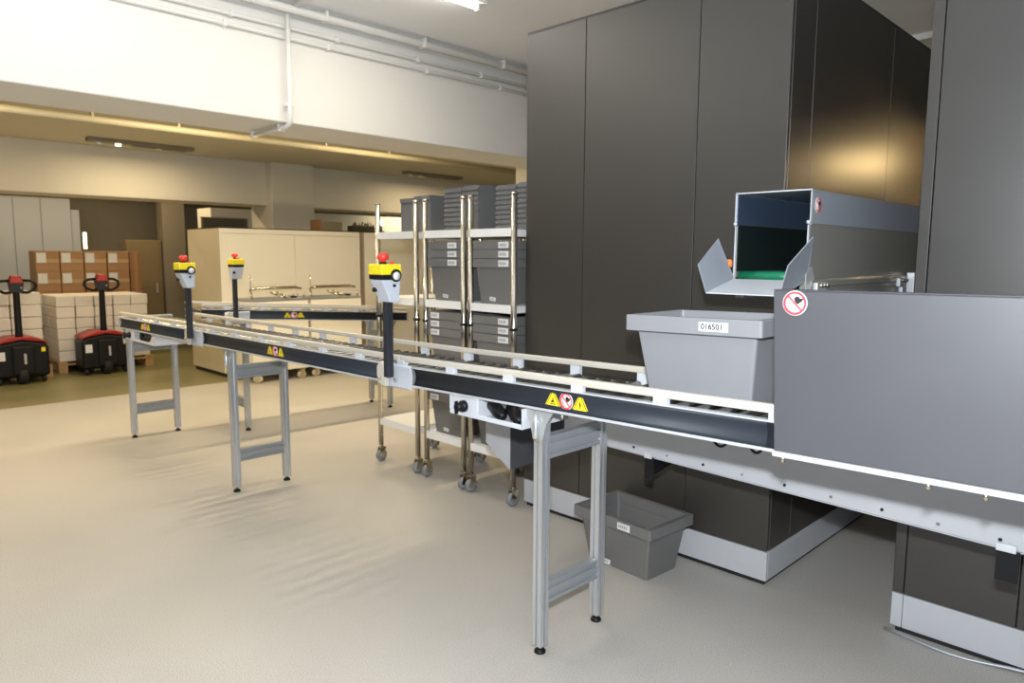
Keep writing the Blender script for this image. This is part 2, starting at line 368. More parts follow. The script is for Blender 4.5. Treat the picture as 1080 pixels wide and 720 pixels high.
# ================================================================== TALL DARK MACHINE CABINETS
def panel_wall(e, segs, fixed, axis, z0, z1, sgn, th=0.018, gap=0.002, name='panel', m='tower'):
    """panels along an axis; fixed = coordinate of the face; sgn = outward normal sign on the other axis"""
    for a, b in segs:
        mb = MB()
        if axis == 'x': mb.box(a + gap, b - gap, fixed, fixed - sgn * th, z0, z1)
        else: mb.box(fixed, fixed - sgn * th, a + gap, b - gap, z0, z1)
        mb.build(name, m, e, 0.002)
TY, TZ = 3.05, 2.74
t1 = empty('machine_cabinet', (-2.15, TY, 0), 0, 'tall dark charcoal machine cabinet standing behind the conveyor tote', 'cabinet')
def rel(e):
    return e.location.copy()
def in_frame(e, fn):
    """build children with world coordinates then parent without offset"""
    before = set(C.objects); fn()
    o = e.location
    for x in set(C.objects) - before:
        if x.parent is None:
            x.parent = e; x.matrix_parent_inverse = Matrix.Identity(4); x.location = x.location - o
def t1_parts():
    xs = [-2.915, -2.487, -1.812, -1.376]
    panel_wall(None, list(zip(xs[:-1], xs[1:])), TY, 'x', 0.165, TZ, -1)
    ys = [TY + 0.02, 3.29, 4.31, 5.35]
    panel_wall(None, list(zip(ys[:-1], ys[1:])), -1.376, 'y', 0.165, TZ, 1)
    panel_wall(None, [(TY + 0.02, 4.2), (4.2, 5.35)], -2.915, 'y', 0.165, TZ, -1)
    MB().box(-2.90, -1.40, TY + 0.03, 5.33, 0.02, TZ - 0.005).build('core', 'tower_in')
    MB().box(-2.915, -1.376, TY, TY + 0.016, 0.022, 0.16).build('front_plinth', 'plinth', None, 0.002)
    MB().box(-1.392, -1.376, TY + 0.017, 5.35, 0.022, 0.16).build('side_plinth', 'plinth', None, 0.002)
    MB().box(-2.90, -1.39, TY + 0.012, 5.33, 0, 0.03).build('foot_frame', 'rubber')
    MB().box(-2.915, -1.376, TY, 5.35, TZ, TZ + 0.012).build('top_cover', 'tower_edge', None, 0.002)
in_frame(t1, t1_parts)
t2 = empty('machine_cabinet', (0.3, TY, 0), 0, 'tall dark charcoal machine cabinet at the right edge behind the grey guard', 'cabinet')
def t2_parts():
    xs = [-0.848, -0.805, -0.43, 0.24, 0.91, 1.5]
    panel_wall(None, list(zip(xs[:-1], xs[1:])), TY, 'x', 0.165, TZ, -1)
    panel_wall(None, [(TY + 0.02, 4.3), (4.3, 5.35)], -0.848, 'y', 0.165, TZ, -1)
    MB().box(-0.82, 1.47, TY + 0.03, 5.33, 0.02, TZ - 0.005).build('core', 'tower_in')
    xs = [-0.848, -0.805, 0.24, 1.5]
    for a, b in zip(xs[:-1], xs[1:]): MB().box(a + .001, b - .001, TY, TY + 0.016, 0.022, 0.16).build('front_plinth', 'plinth', None, 0.002)
    MB().box(-0.848, -0.832, TY + 0.017, 5.35, 0.022, 0.16).build('side_plinth', 'plinth', None, 0.002)
    MB().box(-0.83, 1.47, TY + 0.012, 5.33, 0, 0.03).build('foot_frame', 'rubber')
    MB().box(-0.848, 1.5, TY, 5.35, TZ, TZ + 0.012).build('top_cover', 'tower_edge', None, 0.002)
in_frame(t2, t2_parts)
# cable on the floor along the right cabinet
pts = [(-0.86 + 0.06 * k, TY - 0.02 - 0.03 * math.sin(k * 0.5), 0.008 + 0.004 * math.sin(k)) for k in range(20)]
tag(MB().tube(pts, 0.007, 8).build('floor_cable', 'alud'), 'pale cable lying along the foot of the right cabinet', 'cable')
# work lamp in the passage between the two cabinets
wl = empty('passage_lamp', (-0.872, 4.95, 2.10), 0, 'warm lamp fixed in the passage between the dark cabinets', 'lamp')
MB().box(-0.012, 0.022, -0.16, 0.16, -0.06, 0.06).build('lamp_housing', 'steel', wl, 0.004)
MB().box(-0.018, -0.012, -0.14, 0.14, -0.045, 0.045).build('lamp_lens', 'lamp_on', wl)
MB().box(-0.16, 0.022, -0.17, 0.17, 0.062, 0.068).build('lamp_shade', 'steel', wl)
area_light('lamp_glow', (-0.022, 0, 0), (0, -PI / 2, 0), 0.08, 0.26, 8.0, (1.0, 0.80, 0.52), wl)
# trim strip at the ceiling seen through the passage
stru('trim_1', MB().box(-2.6, 0.5, 6.80, 6.90, CZ - 0.05, CZ), 'pipe', 'white ceiling strip seen above the passage between cabinets', 'trim', 0.004)

# ================================================================== CONVEYORS
def lerp_z(kn):
    def f(u):
        for (a, za), (b, zb) in zip(kn[:-1], kn[1:]):
            if u <= b or (b, zb) == kn[-1]: return za + (zb - za) * (u - a) / (b - a)
    return f
def sl_box(mb, u0, u1, v0, v1, zf, d0, d1):
    """box following the slope zf"""
    a, b = zf(u0), zf(u1)
    return mb.hexa([(u0, v0, a + d0), (u1, v0, b + d0), (u1, v1, b + d0), (u0, v1, a + d0)], [(u0, v0, a + d1), (u1, v0, b + d1), (u1, v1, b + d1), (u0, v1, a + d1)])
def side_panel(u0, u1, zf, v0=0.0, sgn=1, h0=0.003, h1=0.075):
    """concave cove profile, facing -v for sgn=1"""
    n = 7; prof = []
    for i in range(n):
        t = i / (n - 1); prof.append((v0 + sgn * (0.002 + 0.011 * math.sin(PI * t)), h0 + (h1 - h0) * t))
    prof += [(v0 + sgn * 0.026, h1), (v0 + sgn * 0.026, h0)]
    m_ = len(prof); mb = MB()
    va = [(u0, p[0], zf(u0) + p[1]) for p in prof]; vb = [(u1, p[0], zf(u1) + p[1]) for p in prof]
    fs = [tuple(range(m_)), tuple(reversed(range(m_, 2 * m_)))]
    mb.add(va + vb, fs)
    for i in range(m_):
        j = (i + 1) % m_; mb.f.append([i, m_ + i, m_ + j, j]); mb.s.append(i < n - 1); mb.mi.append(0)
    if sgn < 0: mb.f = [list(reversed(f)) for f in mb.f]
    return mb
def slot_profile(s, slot=0.009, dep=0.007):
    h = s / 2; k = slot / 2; d = h - dep
    q = [(-h, -h), (-k, -h), (-k, -d), (k, -d), (k, -h), (h, -h), (h, -k), (d, -k), (d, k), (h, k), (h, h), (k, h), (k, d), (-k, d), (-k, h), (-h, h), (-h, k), (-d, k), (-d, -k), (-h, -k)]
    return q
LEG = MB().prism(slot_profile(0.043, 0.011, 0.011), 0, 1, 'z').mesh('leg', 'alu')
FOOT = MB().lathe([(0.006, 0.045), (0.006, 0.018), (0.014, 0.016), (0.022, 0.008), (0.023, 0.0)], n=14)
FOOT = FOOT.mesh('foot', 'black')
def bar_profile(w, h):
    a, b = w / 2, h / 2
    g = 0.006
    q = [(-a, -b), (a, -b)]
    for c in (-b / 2, b / 2) if h > 0.06 else (0,): q += [(a, c - 0.006), (a - g, c - 0.006), (a - g, c + 0.006), (a, c + 0.006)]
    q += [(a, b), (-a, b)]
    for c in (b / 2, -b / 2) if h > 0.06 else (0,): q += [(-a, c + 0.006), (-a + g, c + 0.006), (-a + g, c - 0.006), (-a, c - 0.006)]
    return q
def leg_frame(e, u, zf, v1=0.051, v2=0.395, zc_lo=0.235, up_h=0.085):
    top = zf(u) - 0.012
    for v in (v1, v2):
        o = bpy.data.objects.new('leg', LEG); C.objects.link(o); o.parent = e; o.location = (u, v, 0.03); o.scale = (1, 1, top - 0.03)
        f = bpy.data.objects.new('levelling_foot', FOOT); C.objects.link(f); f.parent = e; f.location = (u, v, 0)
    zc_hi = zf(u) - 0.115 - up_h / 2
    MB().prism([(u + a, zc_hi + b) for a, b in bar_profile(0.04, up_h)], v1 + 0.021, v2 - 0.021, 'y').build('cross_bar', 'alud', e)
    MB().prism([(u + a, zc_lo + b) for a, b in bar_profile(0.04, 0.08)], v1 + 0.021, v2 - 0.021, 'y').build('cross_bar', 'alud', e)
    for v in (v1, v2):
        s = -1 if v == v1 else 1
        # gusset plate that hangs the beam on the leg
        v_face = v - 0.0235 if s < 0 else v + 0.0235
        z1 = zf(u) - 0.002; z0 = z1 - 0.125
        MB().prism([(u - 0.082, z1), (u + 0.082, z1), (u + 0.040, z1 - 0.06), (u + 0.023, z0), (u - 0.023, z0), (u - 0.040, z1 - 0.06)], v_face - 0.002, v_face + 0.002, 'y').build('gusset_plate', 'steel', e, 0.001)
        MB().lathe([(0.0, z1 - 0.118), (0.010, z1 - 0.116), (0.013, z1 - 0.108), (0.013, z1 - 0.055), (0.009, z1 - 0.045), (0.005, z1 - 0.040), (0.004, z1 - 0.022), (0.0, z1 - 0.021)], (u, v_face + s * 0.012, 0), 'z', 12).build('adjusting_spindle', 'alu', e)
        for dz in (0.118,):
            MB().lathe([(0.012, 0), (0.012, 0.006), (0.006, 0.008), (0.0, 0.0082)] if s > 0 else [(0.0, -0.0082), (0.006, -0.008), (0.012, -0.006), (0.012, 0)], (u, v_face + s * 0.002, z1 - dz), 'y', 12).build('bolt', 'chrome', e)

def sticker_disc(r, m0=0):
    """round prohibition sign in the x-z plane facing -y: material 0 white, 1 red, 2 black"""
    mb = MB(); n = 24
    def ring(r0, r1, y):
        v = []; f = []
        for k in range(n):
            a = 2 * PI * k / n; v += [(r0 * math.cos(a), y, r0 * math.sin(a)), (r1 * math.cos(a), y, r1 * math.sin(a))]
        for k in range(n):
            j = (k + 1) % n; f.append((2 * k, 2 * k + 1, 2 * j + 1, 2 * j))
        mb.add(v, f)
    mb.m(0).lathe([(0.0, -0.0012), (r, -0.0010), (r, 0)], axis='y', n=n)
    mb.m(1); ring(r * 0.74, r * 0.93, -0.0017)
    c = math.cos(PI / 4); w = r * 0.08
    d = r * 0.76
    mb.add([(-d * c - w * c, -0.0019, d * c - w * c), (d * c - w * c, -0.0019, -d * c - w * c), (d * c + w * c, -0.0019, -d * c + w * c), (-d * c + w * c, -0.0019, d * c + w * c)], [(0, 1, 2, 3)])
    mb.m(2)  # black hand
    hand = [(0.02, 0.10), (0.24, -0.10), (0.58, 0.16), (0.70, 0.40), (0.40, 0.40), (0.28, 0.56), (0.06, 0.52), (-0.10, 0.34)]
    mb.add([(x * r, -0.0018, z * r) for x, z in hand], [tuple(range(len(hand)))])
    return mb.mesh('prohibition_sticker', ['sticker_white', 'sticker_red', 'ink'])
def sticker_tri(s, kind):
    mb = MB()
    def tri(k, y, dz=0.0): 
        h = s * 0.866
        return [(-s / 2 * k, y, -h / 3 * k + dz), (s / 2 * k, y, -h / 3 * k + dz), (0, y, h * 2 / 3 * k + dz)]
    mb.m(0).add(tri(1.0, -0.0012) + tri(1.0, 0), [(0, 1, 2), (5, 4, 3), (0, 3, 4, 1), (1, 4, 5, 2), (2, 5, 3, 0)])
    mb.m(1).add(tri(0.86, -0.0015), [(0, 1, 2)]); mb.m(0).add(tri(0.74, -0.0018), [(0, 1, 2)])
    mb.m(1)
    if kind == 0:   # crushed-hand mark: two bars and a wedge
        mb.add([(-s * .17, -0.0021, -s * .16), (s * .17, -0.0021, -s * .16), (s * .17, -0.0021, -s * .12), (-s * .17, -0.0021, -s * .12)], [(0, 1, 2, 3)])
        mb.add([(-s * .13, -0.0021, -s * .09), (s * .10, -0.0021, -s * .05), (s * .05, -0.0021, s * .03), (-s * .05, -0.0021, s * .05)], [(0, 1, 2, 3)])
        mb.add([(-s * .02, -0.0021, s * .06), (s * .05, -0.0021, s * .06), (s * .02, -0.0021, s * .2)], [(0, 1, 2)])
    else:           # lightning flash
        mb.add([(s * .02, -0.0021, s * .28), (-s * .07, -0.0021, s * .02), (s * .01, -0.0021, s * .04)], [(0, 1, 2)])
        mb.add([(-s * .03, -0.0021, s * .06), (s * .07, -0.0021, s * .08), (-s * .02, -0.0021, -s * .18)], [(0, 1, 2)])
    return mb.mesh('warning_sticker', ['yellow', 'ink'])
DISC = sticker_disc(0.031); TRI0 = sticker_tri(0.078, 0); TRI1 = sticker_tri(0.078, 1)
def put(me, name, parent, loc, rot=(0, 0, 0), sc=1):
    o = bpy.data.objects.new(name, me); C.objects.link(o); o.parent = parent; o.location = loc; o.rotation_euler = rot; o.scale = (sc, sc, sc); return o

W = 0.42           # conveyor width
ROLLER = MB().lathe([(0.006, -0.004), (0.017, -0.002), (0.018, 0.0), (0.018, W - 0.075), (0.017, W - 0.073), (0.006, W - 0.071)], (0, 0.0375, 0), 'y', 14).mesh('roller', 'roller')
BEARING = MB().lathe([(0.006, 0.0), (0.021, 0.0), (0.021, 0.012), (0.006, 0.012)], (0, 0.028, 0), 'y', 12).mesh('roller_bearing', 'roller_end')
def conveyor(e, u0, u1, zf, cuts, brackets, leg_us, roll_pitch=0.072, roll_u=None, rear_u=None, rail_u1=None):
    """cuts: list of (a,b) spans of front side panel; brackets: list of u for rail brackets"""
    rear_u = rear_u or (u0, u1); rail_u1 = rail_u1 or u1
    us = [u for u in KN if u0 < u < u1]
    spans = list(zip([u0] + us, us + [u1]))
    for a, b in spans:                                   # inner frame, lips and rails
        sl_box(MB(), a, b, 0.026, 0.030, zf, 0.0, 0.078).build('frame_beam', 'steel', e)
        sl_box(MB(), a, b, W - 0.030, W - 0.026, zf, 0.0, 0.050).build('frame_beam', 'steel', e)
        sl_box(MB(), a, b, -0.004, 0.030, zf, -0.006, 0.003).build('lower_lip', 'lip', e, 0.002)
        sl_box(MB(), a, b, -0.001, 0.030, zf, 0.075, 0.080).build('upper_lip', 'lip', e, 0.002)
    for a, b in cuts: side_panel(a, b, zf).build('side_panel', 'beam', e)
    ru = [u for u in KN if rear_u[0] < u < rear_u[1]]
    for a, b in zip([rear_u[0]] + ru, ru + [rear_u[1]]):
        side_panel(a, b, zf, W, -1, 0.003, 0.050).build('side_panel', 'beam', e)
        sl_box(MB(), a, b, W - 0.030, W + 0.004, zf, -0.006, 0.003).build('lower_lip', 'lip', e, 0.002)
        sl_box(MB(), a, b, W - 0.030, W + 0.001, zf, 0.050, 0.055).build('upper_lip', 'lip', e, 0.002)
        sl_box(MB(), a, b, W - 0.030, W - 0.008, zf, 0.100, 0.124).build('guide_rail', 'cream_rail', e, 0.005)
    fu = [u for u in us if u < rail_u1]
    for a, b in zip([u0] + fu, fu + [rail_u1]):
        sl_box(MB(), a, b, 0.006, 0.030, zf, 0.098, 0.124).build('guide_rail', 'cream_rail', e, 0.006)
    for u in brackets:
        if u < rail_u1:
            sl_box(MB(), u - 0.024, u + 0.024, 0.002, 0.026, zf, 0.078, 0.104).build('rail_bracket', 'white_plastic', e, 0.002)
        if rear_u[0] < u < rear_u[1]:
            sl_box(MB(), u - 0.024, u + 0.024, W - 0.026, W - 0.004, zf, 0.053, 0.106).build('rail_bracket', 'white_plastic', e, 0.002)
    ra, rb = roll_u or (u0 + 0.03, u1 - 0.02)
    n = int((rb - ra) / roll_pitch)
    for i in range(n + 1):
        u = ra + i * roll_pitch
        o = put(ROLLER, 'roller', e, (u, 0, zf(u) + 0.054))
        put(BEARING, 'bearing', o, (0, 0, 0))
    for u in leg_us: leg_frame(e, u, zf)

KN = (-2.55,)
CY = 1.86
Zm = lerp_z([(-6.33, 0.912), (-2.55, 0.940), (1.2, 1.023)])
mc = empty('roller_conveyor', (0, CY, 0), 0, 'long dark sided roller conveyor running from the tote into the back left', 'conveyor')
conveyor(mc, -6.33, 1.2, Zm, [(-6.32, -4.86), (-4.66, -2.66), (-2.44, -0.86), (-0.86, 1.19)],
         [-6.2 + 0.333 * i for i in range(1, 16)], [-6.27, -4.36, -1.735, -0.19], rear_u=(-5.80, 1.2), rail_u1=-0.842)
# end cap of the front rail against the guard, end plate at the far end
sl_box(MB(), -0.856, -0.842, 0.003, 0.028, Zm, 0.075, 0.124).build('rail_end_cap', 'white_plastic', mc, 0.002)
sl_box(MB(), -6.345, -6.33, 0.0, W, Zm, -0.008, 0.085).build('end_plate', 'steel', mc, 0.003)
# light brackets of the two panel joints
# stickers
def trio(e, u, zf, r=0.045):
    p = [o for o in e.children if o.name.startswith('side_panel')][0]
    put(TRI0, 'warning_sticker', p, (u - 0.062, 0.0095, zf(u) + 0.033)); put(DISC, 'prohibition_sticker', p, (u, 0.0075, zf(u) + 0.040)); put(TRI1, 'warning_sticker', p, (u + 0.062, 0.0095, zf(u) + 0.033))
trio(mc, -1.585, Zm); trio(mc, -3.70, Zm); trio(mc, -5.75, Zm)

# control tray under the beam, knob, motors and cables
def control_tray(e, ua, ub, zf):
    z1 = zf((ua + ub) / 2) - 0.01; z0 = z1 - 0.075
    t = MB(); t.box(ua, ub, 0.0, 0.26, z0 - 0.003, z0)
    t.box(ua, ub, 0.0, 0.003, z0, z0 + 0.016); t.box(ua, ua + 0.003, 0, 0.26, z0, z1); t.box(ub - 0.003, ub, 0, 0.26, z0, z1); t.box(ua, ub, 0.257, 0.26, z0, z1)
    t.build('control_tray', 'white_plastic', e, 0.001)
    MB().box(ua + 0.01, ua + 0.165, 0.004, 0.10, z0, z1 + 0.004).build('switch_box', 'white_plastic', e, 0.004)
    k = MB().lathe([(0.0, -0.040), (0.016, -0.038), (0.018, -0.020), (0.020, -0.012), (0.024, -0.010), (0.024, 0.004)], (ua + 0.085, 0.0, (z0 + z1) / 2), 'y', 16)
    kb = k.build('rotary_switch', 'black', e)
    MB().box(ua + 0.081, ua + 0.089, -0.046, -0.030, (z0 + z1) / 2 - 0.026, (z0 + z1) / 2 + 0.026).build('grip', 'black', kb, 0.003)
    for i, du in enumerate((0.215, 0.315)):
        c = Vector((ua + du, 0.06, z0 + 0.036))
        d = Vector((0.055, -0.02, -0.018)) if i == 0 else Vector((0.05, -0.025, -0.02))
        MB().tube([c - d, c - d * 0.7, c + d * 0.5, c + d * 0.9, c + d * 1.15], [0.012, 0.026, 0.026, 0.022, 0.010], 12).build('power_plug', 'black', e)
        pts = [c - d * 1.0 + Vector((0, 0, 0.0)), c - d * 1.2 + Vector((-.005, 0.01, 0.03)), c + Vector((-.02, 0.0, 0.045)), c + Vector((0.02, -0.02, 0.042)), c + Vector((0.05, 0.0, 0.03)), c + Vector((0.07, 0.02, 0.005))]
        MB().tube(pts, 0.004, 8).build('power_cable', 'white_plastic', e)
control_tray(mc, -2.20, -1.79, Zm)
control_tray(mc, -6.18, -5.55, lambda u: Zm(u))
# two loops of black cable hanging under the beam
for ua, ub in ((-1.20, -1.11), (-1.065, -0.99)):
    pts = [(ua + (ub - ua) * i / 10, 0.30, Zm(ua) - 0.055 - 0.045 * math.sin(PI * i / 10)) for i in range(11)]
    MB().tube(pts, 0.0045, 8).build('hanging_cable', 'black', mc)
for u in (-1.60, -0.80, -0.45, -0.335): MB().lathe([(0.0, -0.018), (0.006, -0.017), (0.006, 0.0)], (u, -0.018 if u > -0.82 else 0.006, Zm(u) - 0.006), 'z', 10).build('lip_screw', 'chrome', mc)

# branch conveyor at the far left corner, sloping down behind the trolleys
BR = math.radians(87.5)
Zb = lerp_z([(0.0, 0.985), (2.1, 0.852)])
bc = empty('roller_conveyor', (-5.83, 2.33, 0), BR, 'short branch roller conveyor at the far corner sloping down behind the trolleys', 'conveyor')
KN = ()
conveyor(bc, 0.0, 1.98, Zb, [(0.0, 1.98)], [0.2 + 0.30 * i for i in range(6)], [0.36, 1.80], roll_u=(0.03, 1.95))
trio(bc, 0.79, Zb)
sl_box(MB(), 1.98, 1.995, 0.0, W, Zb, -0.008, 0.085).build('end_plate', 'steel', bc, 0.003)

# ------------------------------------------------------------------ emergency stop posts
def stop_post(loc, rz, label, z0, group='emergency stop posts on the conveyor'):
    """local: x along the belt, -y faces out, origin at the foot of the side panel"""
    e = empty('emergency_stop_post', loc, rz, label, 'switch post', group)
    # light cast bracket that clips over the side panel
    n = 7; prof = [(-0.005 + 0.010 * math.sin(PI * i / (n - 1)), -0.008 + 0.10 * i / (n - 1)) for i in range(n)]
    outer = [(-0.010, 0.094), (-0.016, 0.085)] + [(-0.016 + 0.006 * math.sin(PI * i / 5), 0.085 - 0.085 * i / 5) for i in range(1, 5)] + [(-0.016, -0.006), (-0.010, -0.014), (0.0, -0.014)]
    MB().prism([(p[0] - 0.003, p[1]) for p in prof] + outer, -0.105, 0.105, 'x').build('clamp_bracket', 'grey_head', e, 0.0015)
    MB().prism([(-0.105, 0.005), (-0.045, -0.012), (-0.040, 0.030), (-0.056, 0.085), (-0.080, 0.100), (-0.105, 0.075)], -0.040, -0.018, 'y').build('clamp_jaw', 'cream_rail', e, 0.003)
    for q in ((-0.082, 0.025, -0.040), (0.005, 0.022, -0.016)): MB().lathe([(0.0, -0.010), (0.007, -0.009), (0.010, -0.003), (0.010, 0)], (q[0], q[2], q[1]), 'y', 12).build('bolt', 'chrome', e)
    po = MB().prism(slot_profile(0.031, 0.007, 0.004), 0.035, 0.385, 'z').build('post', 'post', e); po.location = (-0.022, -0.034, 0)
    # head: wedge housing that slants back below the yellow cover; switches on the side that faces down the line
    hx0, hx1, hy0, hy1 = -0.060, 0.032, -0.100, -0.004
    MB().hexa([(hx0 + 0.008, -0.056, 0.365), (hx1 - 0.002, -0.056, 0.365), (hx1 - 0.002, hy1 - 0.004, 0.365), (hx0 + 0.008, hy1 - 0.004, 0.365)],
              [(hx0, hy0, 0.462), (hx1, hy0, 0.462), (hx1, hy1, 0.462), (hx0, hy1, 0.462)]).build('head_housing', 'grey_head', e, 0.005)
    MB().box(hx0 - 0.002, hx1 + 0.002, hy0 - 0.002, hy1 + 0.002, 0.463, 0.483).build('black_band', 'black', e, 0.003)
    MB().box(hx0 - 0.004, hx1 + 0.004, hy0 - 0.004, hy1 + 0.004, 0.483, 0.528).build('yellow_cover', 'yellow', e, 0.005)
    yc = hy1 - 0.028
    MB().lathe([(0.027, 0.0), (0.027, 0.006), (0.0, 0.007)], (hx1 + 0.003, yc, 0.480), 'x', 18).build('button_ring', 'black', e)
    MB().lathe([(0.018, 0.0), (0.017, 0.007), (0.0, 0.010)], (hx1 + 0.008, yc, 0.478), 'x', 20).build('round_button', 'sticker_white', e)
    rb = MB().lathe([(0.012, 0.528), (0.012, 0.544), (0.023, 0.547), (0.025, 0.560), (0.021, 0.572), (0.0, 0.576)], (-0.022, -0.055, 0), 'z', 18).build('red_push_button', 'red', e)
    MB().lathe([(0.016, 0.527), (0.016, 0.534), (0.013, 0.536)], (-0.022, -0.055, 0), 'z', 14).build('button_collar', 'black', rb)
    MB().lathe([(0.009, 0.528), (0.008, 0.538), (0.0, 0.542)], (0.016, -0.036, 0), 'z', 12).build('indicator_lamp', 'red', e)
    MB().lathe([(0.007, 0.0), (0.006, 0.008), (0.0, 0.009)], (hx1 - 0.001, yc - 0.006, 0.437), 'x', 10).build('key_lock', 'black', e)
    MB().lathe([(0.0, -0.016), (0.010, -0.014), (0.010, 0.0)], (-0.044, -0.078, 0.418), 'y', 12).build('cable_gland', 'black', e)
    return e

stop_post((-2.55, CY, Zm(-2.55) - 0.004), 0, 'nearest yellow topped emergency stop post with red button on the long conveyor', 0)
stop_post((-4.76, CY, Zm(-4.76) - 0.004), 0, 'yellow topped emergency stop post farther left on the long conveyor', 0)
sp = stop_post((-5.83 + 0.013, 2.33 + 0.28, Zb(0.28) - 0.03), BR, 'small far emergency stop post in front of the cream cupboard', 0)

# ------------------------------------------------------------------ guard panel over the near conveyor, apron beneath
gp = empty('guard_panel', (0.15, 1.83, 0), 0, 'large grey guard panel with round sign covering the near end of the conveyor', 'guard')
def gp_parts():
    MB().hexa([(-0.820, 1.828, Zm(-0.85) + 0.010), (1.2, 1.828, Zm(1.2) + 0.010), (1.2, 1.848, Zm(1.2) + 0.010), (-0.820, 1.848, Zm(-0.85) + 0.010)],
              [(-0.842, 1.828, 1.414), (1.2, 1.828, 1.435), (1.2, 1.848, 1.435), (-0.842, 1.848, 1.414)]).build('front_sheet', 'guard', None, 0.0025)
    MB().hexa([(-0.842, 1.828, 1.4145), (1.2, 1.828, 1.4355), (1.2, 1.875, 1.4355), (-0.842, 1.875, 1.4145)],
              [(-0.842, 1.828, 1.4175), (1.2, 1.828, 1.4385), (1.2, 1.875, 1.4385), (-0.842, 1.875, 1.4175)]).build('top_flange', 'guard', None, 0.001)
    MB().hexa([(-0.822, 1.822, Zm(-0.82) - 0.006), (1.2, 1.822, Zm(1.2) - 0.006), (1.2, 1.854, Zm(1.2) - 0.006), (-0.822, 1.854, Zm(-0.82) - 0.006)],
              [(-0.822, 1.822, Zm(-0.82) + 0.008), (1.2, 1.822, Zm(1.2) + 0.008), (1.2, 1.854, Zm(1.2) + 0.008), (-0.822, 1.854, Zm(-0.82) + 0.008)]).build('foot_strip', 'lip', None, 0.0015)
    put(DISC, 'prohibition_sticker', None, (-0.782, 1.826, 1.384), (0, 0, 0), 1.05)
in_frame(gp, gp_parts)

ap = empty('machine_apron', (-0.5, 2.56, 0), 0, 'pale sheet metal apron hanging beneath the conveyor in front of the cabinets', 'apron')
def ap_parts():
    AY = 2.56
    MB().hexa([(-2.18, AY, 0.655), (1.2, AY, 0.590), (1.2, AY + 0.004, 0.590), (-2.18, AY + 0.004, 0.655)],
              [(-2.18, AY, 0.93), (1.2, AY, 0.99), (1.2, AY + 0.004, 0.99), (-2.18, AY + 0.004, 0.93)]).build('front_sheet', 'apron', None, 0.001)
    MB().hexa([(-2.18, AY, 0.650), (1.2, AY, 0.585), (1.2, 2.95, 0.585), (-2.18, 2.95, 0.650)],
              [(-2.18, AY, 0.654), (1.2, AY, 0.589), (1.2, 2.95, 0.589), (-2.18, 2.95, 0.654)]).build('bottom_sheet', 'apron')
    for i in range(14):
        x = -1.95 + i * 0.17
        MB().lathe([(0.0, -0.004), (0.005, -0.0035), (0.006, 0.0)], (x, AY, 0.678 - (x + 2.18) * 0.0192), 'y', 10).build('screw', 'black' if i % 2 else 'chrome')
    for x, w in ((-1.69, 0.045), (-0.395, 0.06)):
        zt = 0.655 - (x + 2.18) * 0.0192
        MB().prism([(AY - 0.01, zt), (AY - 0.01, zt - 0.10), (AY + 0.03, zt - 0.10), (TY, zt - 0.03), (TY, zt)], x - w / 2, x - w / 2 + 0.006, 'x').build('support_arm', 'black')
        MB().box(x - w / 2, x + w / 2, AY - 0.012, AY - 0.006, zt - 0.10, zt).build('arm_plate', 'black', None, 0.001)
        MB().box(x - w / 2 - 0.002, x + w / 2 - 0.01, AY - 0.016, AY - 0.004, zt - 0.006, zt + 0.016).build('arm_hook', 'lip', None, 0.001)
in_frame(ap, ap_parts)

# sheet metal hopper below the control tray
hp = empty('sheet_hopper', (-2.42, 2.35, 0), 0, 'small grey sheet metal hopper with slanted corner under the control tray', 'hopper')
def hp_parts():
    poly = [(-2.56, 0.74), (-2.56, 0.575), (-2.39, 0.468), (-2.39, 0.74)]
    MB().prism(poly, 2.40, 2.404, 'y').build('front_sheet', 'apron')
    MB().box(-2.394, -2.390, 2.404, 2.80, 0.468, 0.74).build('side_sheet', 'guard')
    MB().prism(poly, 2.80, 2.804, 'y').build('rear_sheet', 'apron')
    MB().hexa([(-2.56, 2.404, 0.575), (-2.394, 2.404, 0.468), (-2.394, 2.80, 0.468), (-2.56, 2.80, 0.575)],
              [(-2.56, 2.404, 0.579), (-2.394, 2.404, 0.472), (-2.394, 2.80, 0.472), (-2.56, 2.80, 0.579)]).build('slanted_sheet', 'apron')
    MB().box(-2.56, -2.556, 2.404, 2.80, 0.575, 0.74).build('side_sheet', 'apron')
    MB().box(-2.49, -2.46, 2.404, 2.408, 0.70, Zm(-2.47) - 0.006).build('hanger_strap', 'steel')
    MB().box(-2.49, -2.46, 2.20, 2.408, Zm(-2.47) - 0.011, Zm(-2.47) - 0.0065).build('hanger_strap', 'steel')
in_frame(hp, hp_parts)

